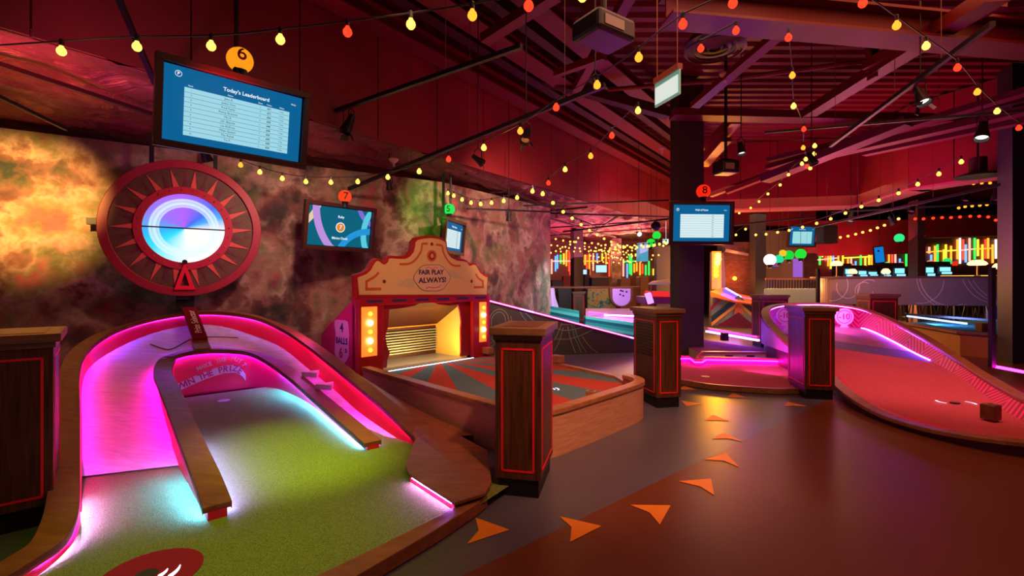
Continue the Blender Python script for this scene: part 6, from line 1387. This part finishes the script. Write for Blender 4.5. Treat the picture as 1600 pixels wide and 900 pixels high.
spot(545, 194, 5.85, .13, 'black spotlight hanging from the track beside the large leaderboard', (-.35, -.2, -1), ztop=2.75+.66, doors=True)
spot(822, 212, 5.2, .10, 'small black spotlight under the festoon string at mid track', (-.2, -.6, -1), doors=True)
spot(747, 250, 5.9, .09, 'black spotlight with a loop bracket above the booth signboard', (.9, 0, -.7))
spot(608, 288, 7.2, .09, 'flat black spotlight tucked above the swirl screen', (0, .4, -1))
spot(320, 240, 5.2, .10, 'black spotlight half hidden under the large leaderboard', (.2, .3, -1), lit=True)
spot(795, 338, 8.6, .09, 'small teal-tinted spotlight before the rear painted wall', (0, .3, -1))
spot(1438, 150, 5.2, .12, 'black spotlight with open barn doors on the diagonal track', (0, -.5, -1), lit=True, doors=True)
spot(1535, 205, 6.2, .14, 'black spotlight at the far end of the level track', (-.4, -.3, -1), lit=True)
spot(1158, 232, 6.8, .10, 'little black downlight beside the main column top', (0, -.3, -1), lit=True)
spot(1268, 248, 7.8, .12, 'black spotlight behind the bunched festoon bulbs', (.3, -.3, -1))
spot(930, 130, 4.5, .055, 'tiny brass-lit spotlight at the tip of the second track', (.2, -.3, -1), lit=True)
spot(1330, 340, 13, .16, 'distant spotlight hanging before the far red panels', (-.4, -.3, -1)); spot(1425, 325, 12.5, .15, 'distant spotlight above the all-red festoon string', (-.5, -.3, -1)); spot(1510, 308, 11.5, .14, 'distant spotlight beneath the disc-shaped fitting', (-.5, -.2, -1)); spot(1557, 305, 10, .16, 'spotlight hanging close to the thick end column', (-.3, -.3, -1))
spot(1393, 345, 13.5, .14, 'distant spotlight just above the low festoon string', (.4, -.2, -1)); spot(1058, 365, 12, .12, 'distant spotlight beside the main column', (.2, -.4, -1))
spot(998, 365, 12.0, .12, 'white-glowing distant spotlight near the black mirror ball', (0, -1, -.3), lit=True)
o = MB().sphere(P(1025, 353, 11.5), .12, 16).build('black_ball', M_black, smooth=True); tag(o, 'black round hanging ball beside the wall of fame screen', 'hanging ball')
# projectors
def projector(px, py, Y, w_, h_, d_, rz, lab, ztop=5.5):
    c = P(px, py, Y); r = empty('projector', c, rz, lab, 'projector')
    MB().box((-w_/2, -d_/2, -h_/2), (w_/2, d_/2, h_/2)).build('casing', mat('projector_black', (.006, .005, .007), .4), r, local=True, bevel=.03)
    MB().box((-w_*.35, -d_/2-.008, -h_*.25), (w_*.15, -d_/2, h_*.2)).build('lens_window', mat('glass_lens', (0,)*3), r, local=True)
    MB().tube([(0, 0, h_/2), (0, 0, ztop-c.z)], .025, 8).build('mount_pole', M_black, r, local=True)
    MB().box((-w_*.3, -d_*.2, h_/2), (w_*.3, d_*.2, h_/2+.03)).build('mount_plate', M_black, r, local=True)
projector(943, 50, 3.9, .42, .17, .32, .6, 'black ceiling projector hanging in front of the corrugated deck')
projector(1134, 262, 8.0, .32, .22, .3, .2, 'black projector box hanging behind the main column', 5.57)
projector(1290, 132, 6.8, .3, .12, .25, .5, 'dark projector below the sprinkler pipe near the upright festoon string') if False else None
# dark square frame box
o = MB().box((P(1287, 0, 16.5).x, 16.5, P(0, 380, 16.5).z), (P(1309, 0, 16.5).x, 16.9, P(0, 352, 16.5).z)).box((P(1298, 0, 16.7).x, 16.68, P(0, 352, 16.5).z), (P(1298.5, 0, 16.7).x, 16.72, 5.57)).build('hanging_speaker', mat('speaker_brown', (.02, .008, .006), .6)); tag(o, 'dark square hanging speaker behind the low festoon string', 'speaker')
# exit light box
c = P(1042, 139, 4.2); xd = (P(1070, 108, 3.95)-P(1014, 123, 4.42)); xd.z = 0; M = frame(c, xd, (0, 0, 1))
ex = empty('exit_light_box', c, label='white lit hanging exit light box suspended on two rods', cat='light box'); ex.rotation_euler = M.to_euler()
W2 = .30; MB().box((-W2/2-.02, -.105, -.012), (W2/2+.02, .105, .004)).build('glass_panel', mat('green_edge_glass', (.25, .55, .42), .1, emit=(.15, .5, .4), es=.35), ex, local=True)
MB().box((-W2/2-.005, -.085, .004), (W2/2+.005, .062, .012)).build('lit_face', emis('exit_white', (.86, .9, .84), .85), ex, local=True)
MB().box((-W2/2-.02, .105, -.03), (W2/2+.02, .155, .02)).build('housing', mat('copper_housing', (.32, .10, .05), .4), ex, local=True)
for s_ in (-.14, .14): MB().tube([(s_, .15, 0), (s_, 2.3, 0)], .004, 6).build('suspension_rod', mat('copper_housing', (0,)*3), ex, local=True)
# ceiling diffuser
c = P(1117, 79, 6.1); df = empty('ceiling_diffuser', c, label='round slotted ceiling air diffuser with concentric dark rings', cat='air diffuser')
for (r0, r1, z0, z1) in [(.33, .37, -.02, .02), (.25, .29, -.01, .03), (.16, .20, .0, .04), (.07, .10, .01, .05)]:
    MB().lathe([(r0, z0), (r1, z0+.02), (r1-.01, z1), (r0, z1-.02), (r0, z0)], 32).build('ring', mat('diffuser_grey', (.10, .055, .075), .4), df, local=True)
MB().lathe([(.001, .07), (.37, .07), (.37, .09), (.25, .25), (.25, 1.1), (.001, 1.1)], 32).build('duct_collar', M_dkred, df, local=True)
MB().lathe([(.001, .035), (.045, .035), (.045, .06), (.001, .06)], 16).build('centre_cap', mat('diffuser_grey', (0,)*3), df, local=True)
# disc fitting right
c = P(1528, 274, 9.5); ft_ = empty('disc_pendant', c, label='dark disc-shaped pendant fitting hanging near the thick end column', cat='pendant')
MB().lathe([(.001, .05), (.2, .05), (.36, .0), (.36, -.03), (.001, -.02)], 24).build('disc', M_black, ft_, local=True); MB().lathe([(.14, .05), (.14, .35), (.001, .35)], 16).build('collar', M_dkred, ft_, local=True); MB().tube([(0, 0, .3), (0, 0, 1.8)], .02, 6).build('stem', M_black, ft_, local=True)
# sprinkler cones, small fittings
for (px, py, Y, lab) in [(1133, 122, 6.2, 'white conical sensor under the sprinkler pipe beside the exit light box'), (1035, 236, 8.6, 'white conical sensor beside the main column'), (899, 348, 11, 'white conical sensor above the far indigo column'), (615, 255, 6.9, 'white conical sensor above the festoon string near the swirl screen')]:
    o = MB().lathe([(.001, .06), (.075, .06), (.06, .03), (.02, 0), (.015, -.05), (.001, -.05)], 14, Matrix.Translation(P(px, py, Y))).build('ceiling_sensor', mat('sensor_white', (.6, .4, .42), .5), smooth=True); tag(o, lab, 'sensor')
# exit sign far green
c = P(1041, 377, 15); o = MB().box((c.x-.10, 15, c.z-.07), (c.x+.10, 15.05, c.z+.07)).box((c.x-.004, 15.02, c.z+.07), (c.x+.004, 15.03, 3.38)).build('exit_sign', emis('exit_green_white', (.6, .95, .8), 1.2)); tag(o, 'small pale green-white lit exit sign near the main column', 'exit sign')
for (px, py, r, lab) in [(1017, 380, .13, 'green glass globe hanging between the cyan lit box and exit sign'), (1026, 368, .12, 'green lit lamp just under the black hanging ball')]: globe(P(px, py, 14), r, (.02, .8, .05), 1.0, '', lab)
# scroll paint wheel etc. left: wall outlet
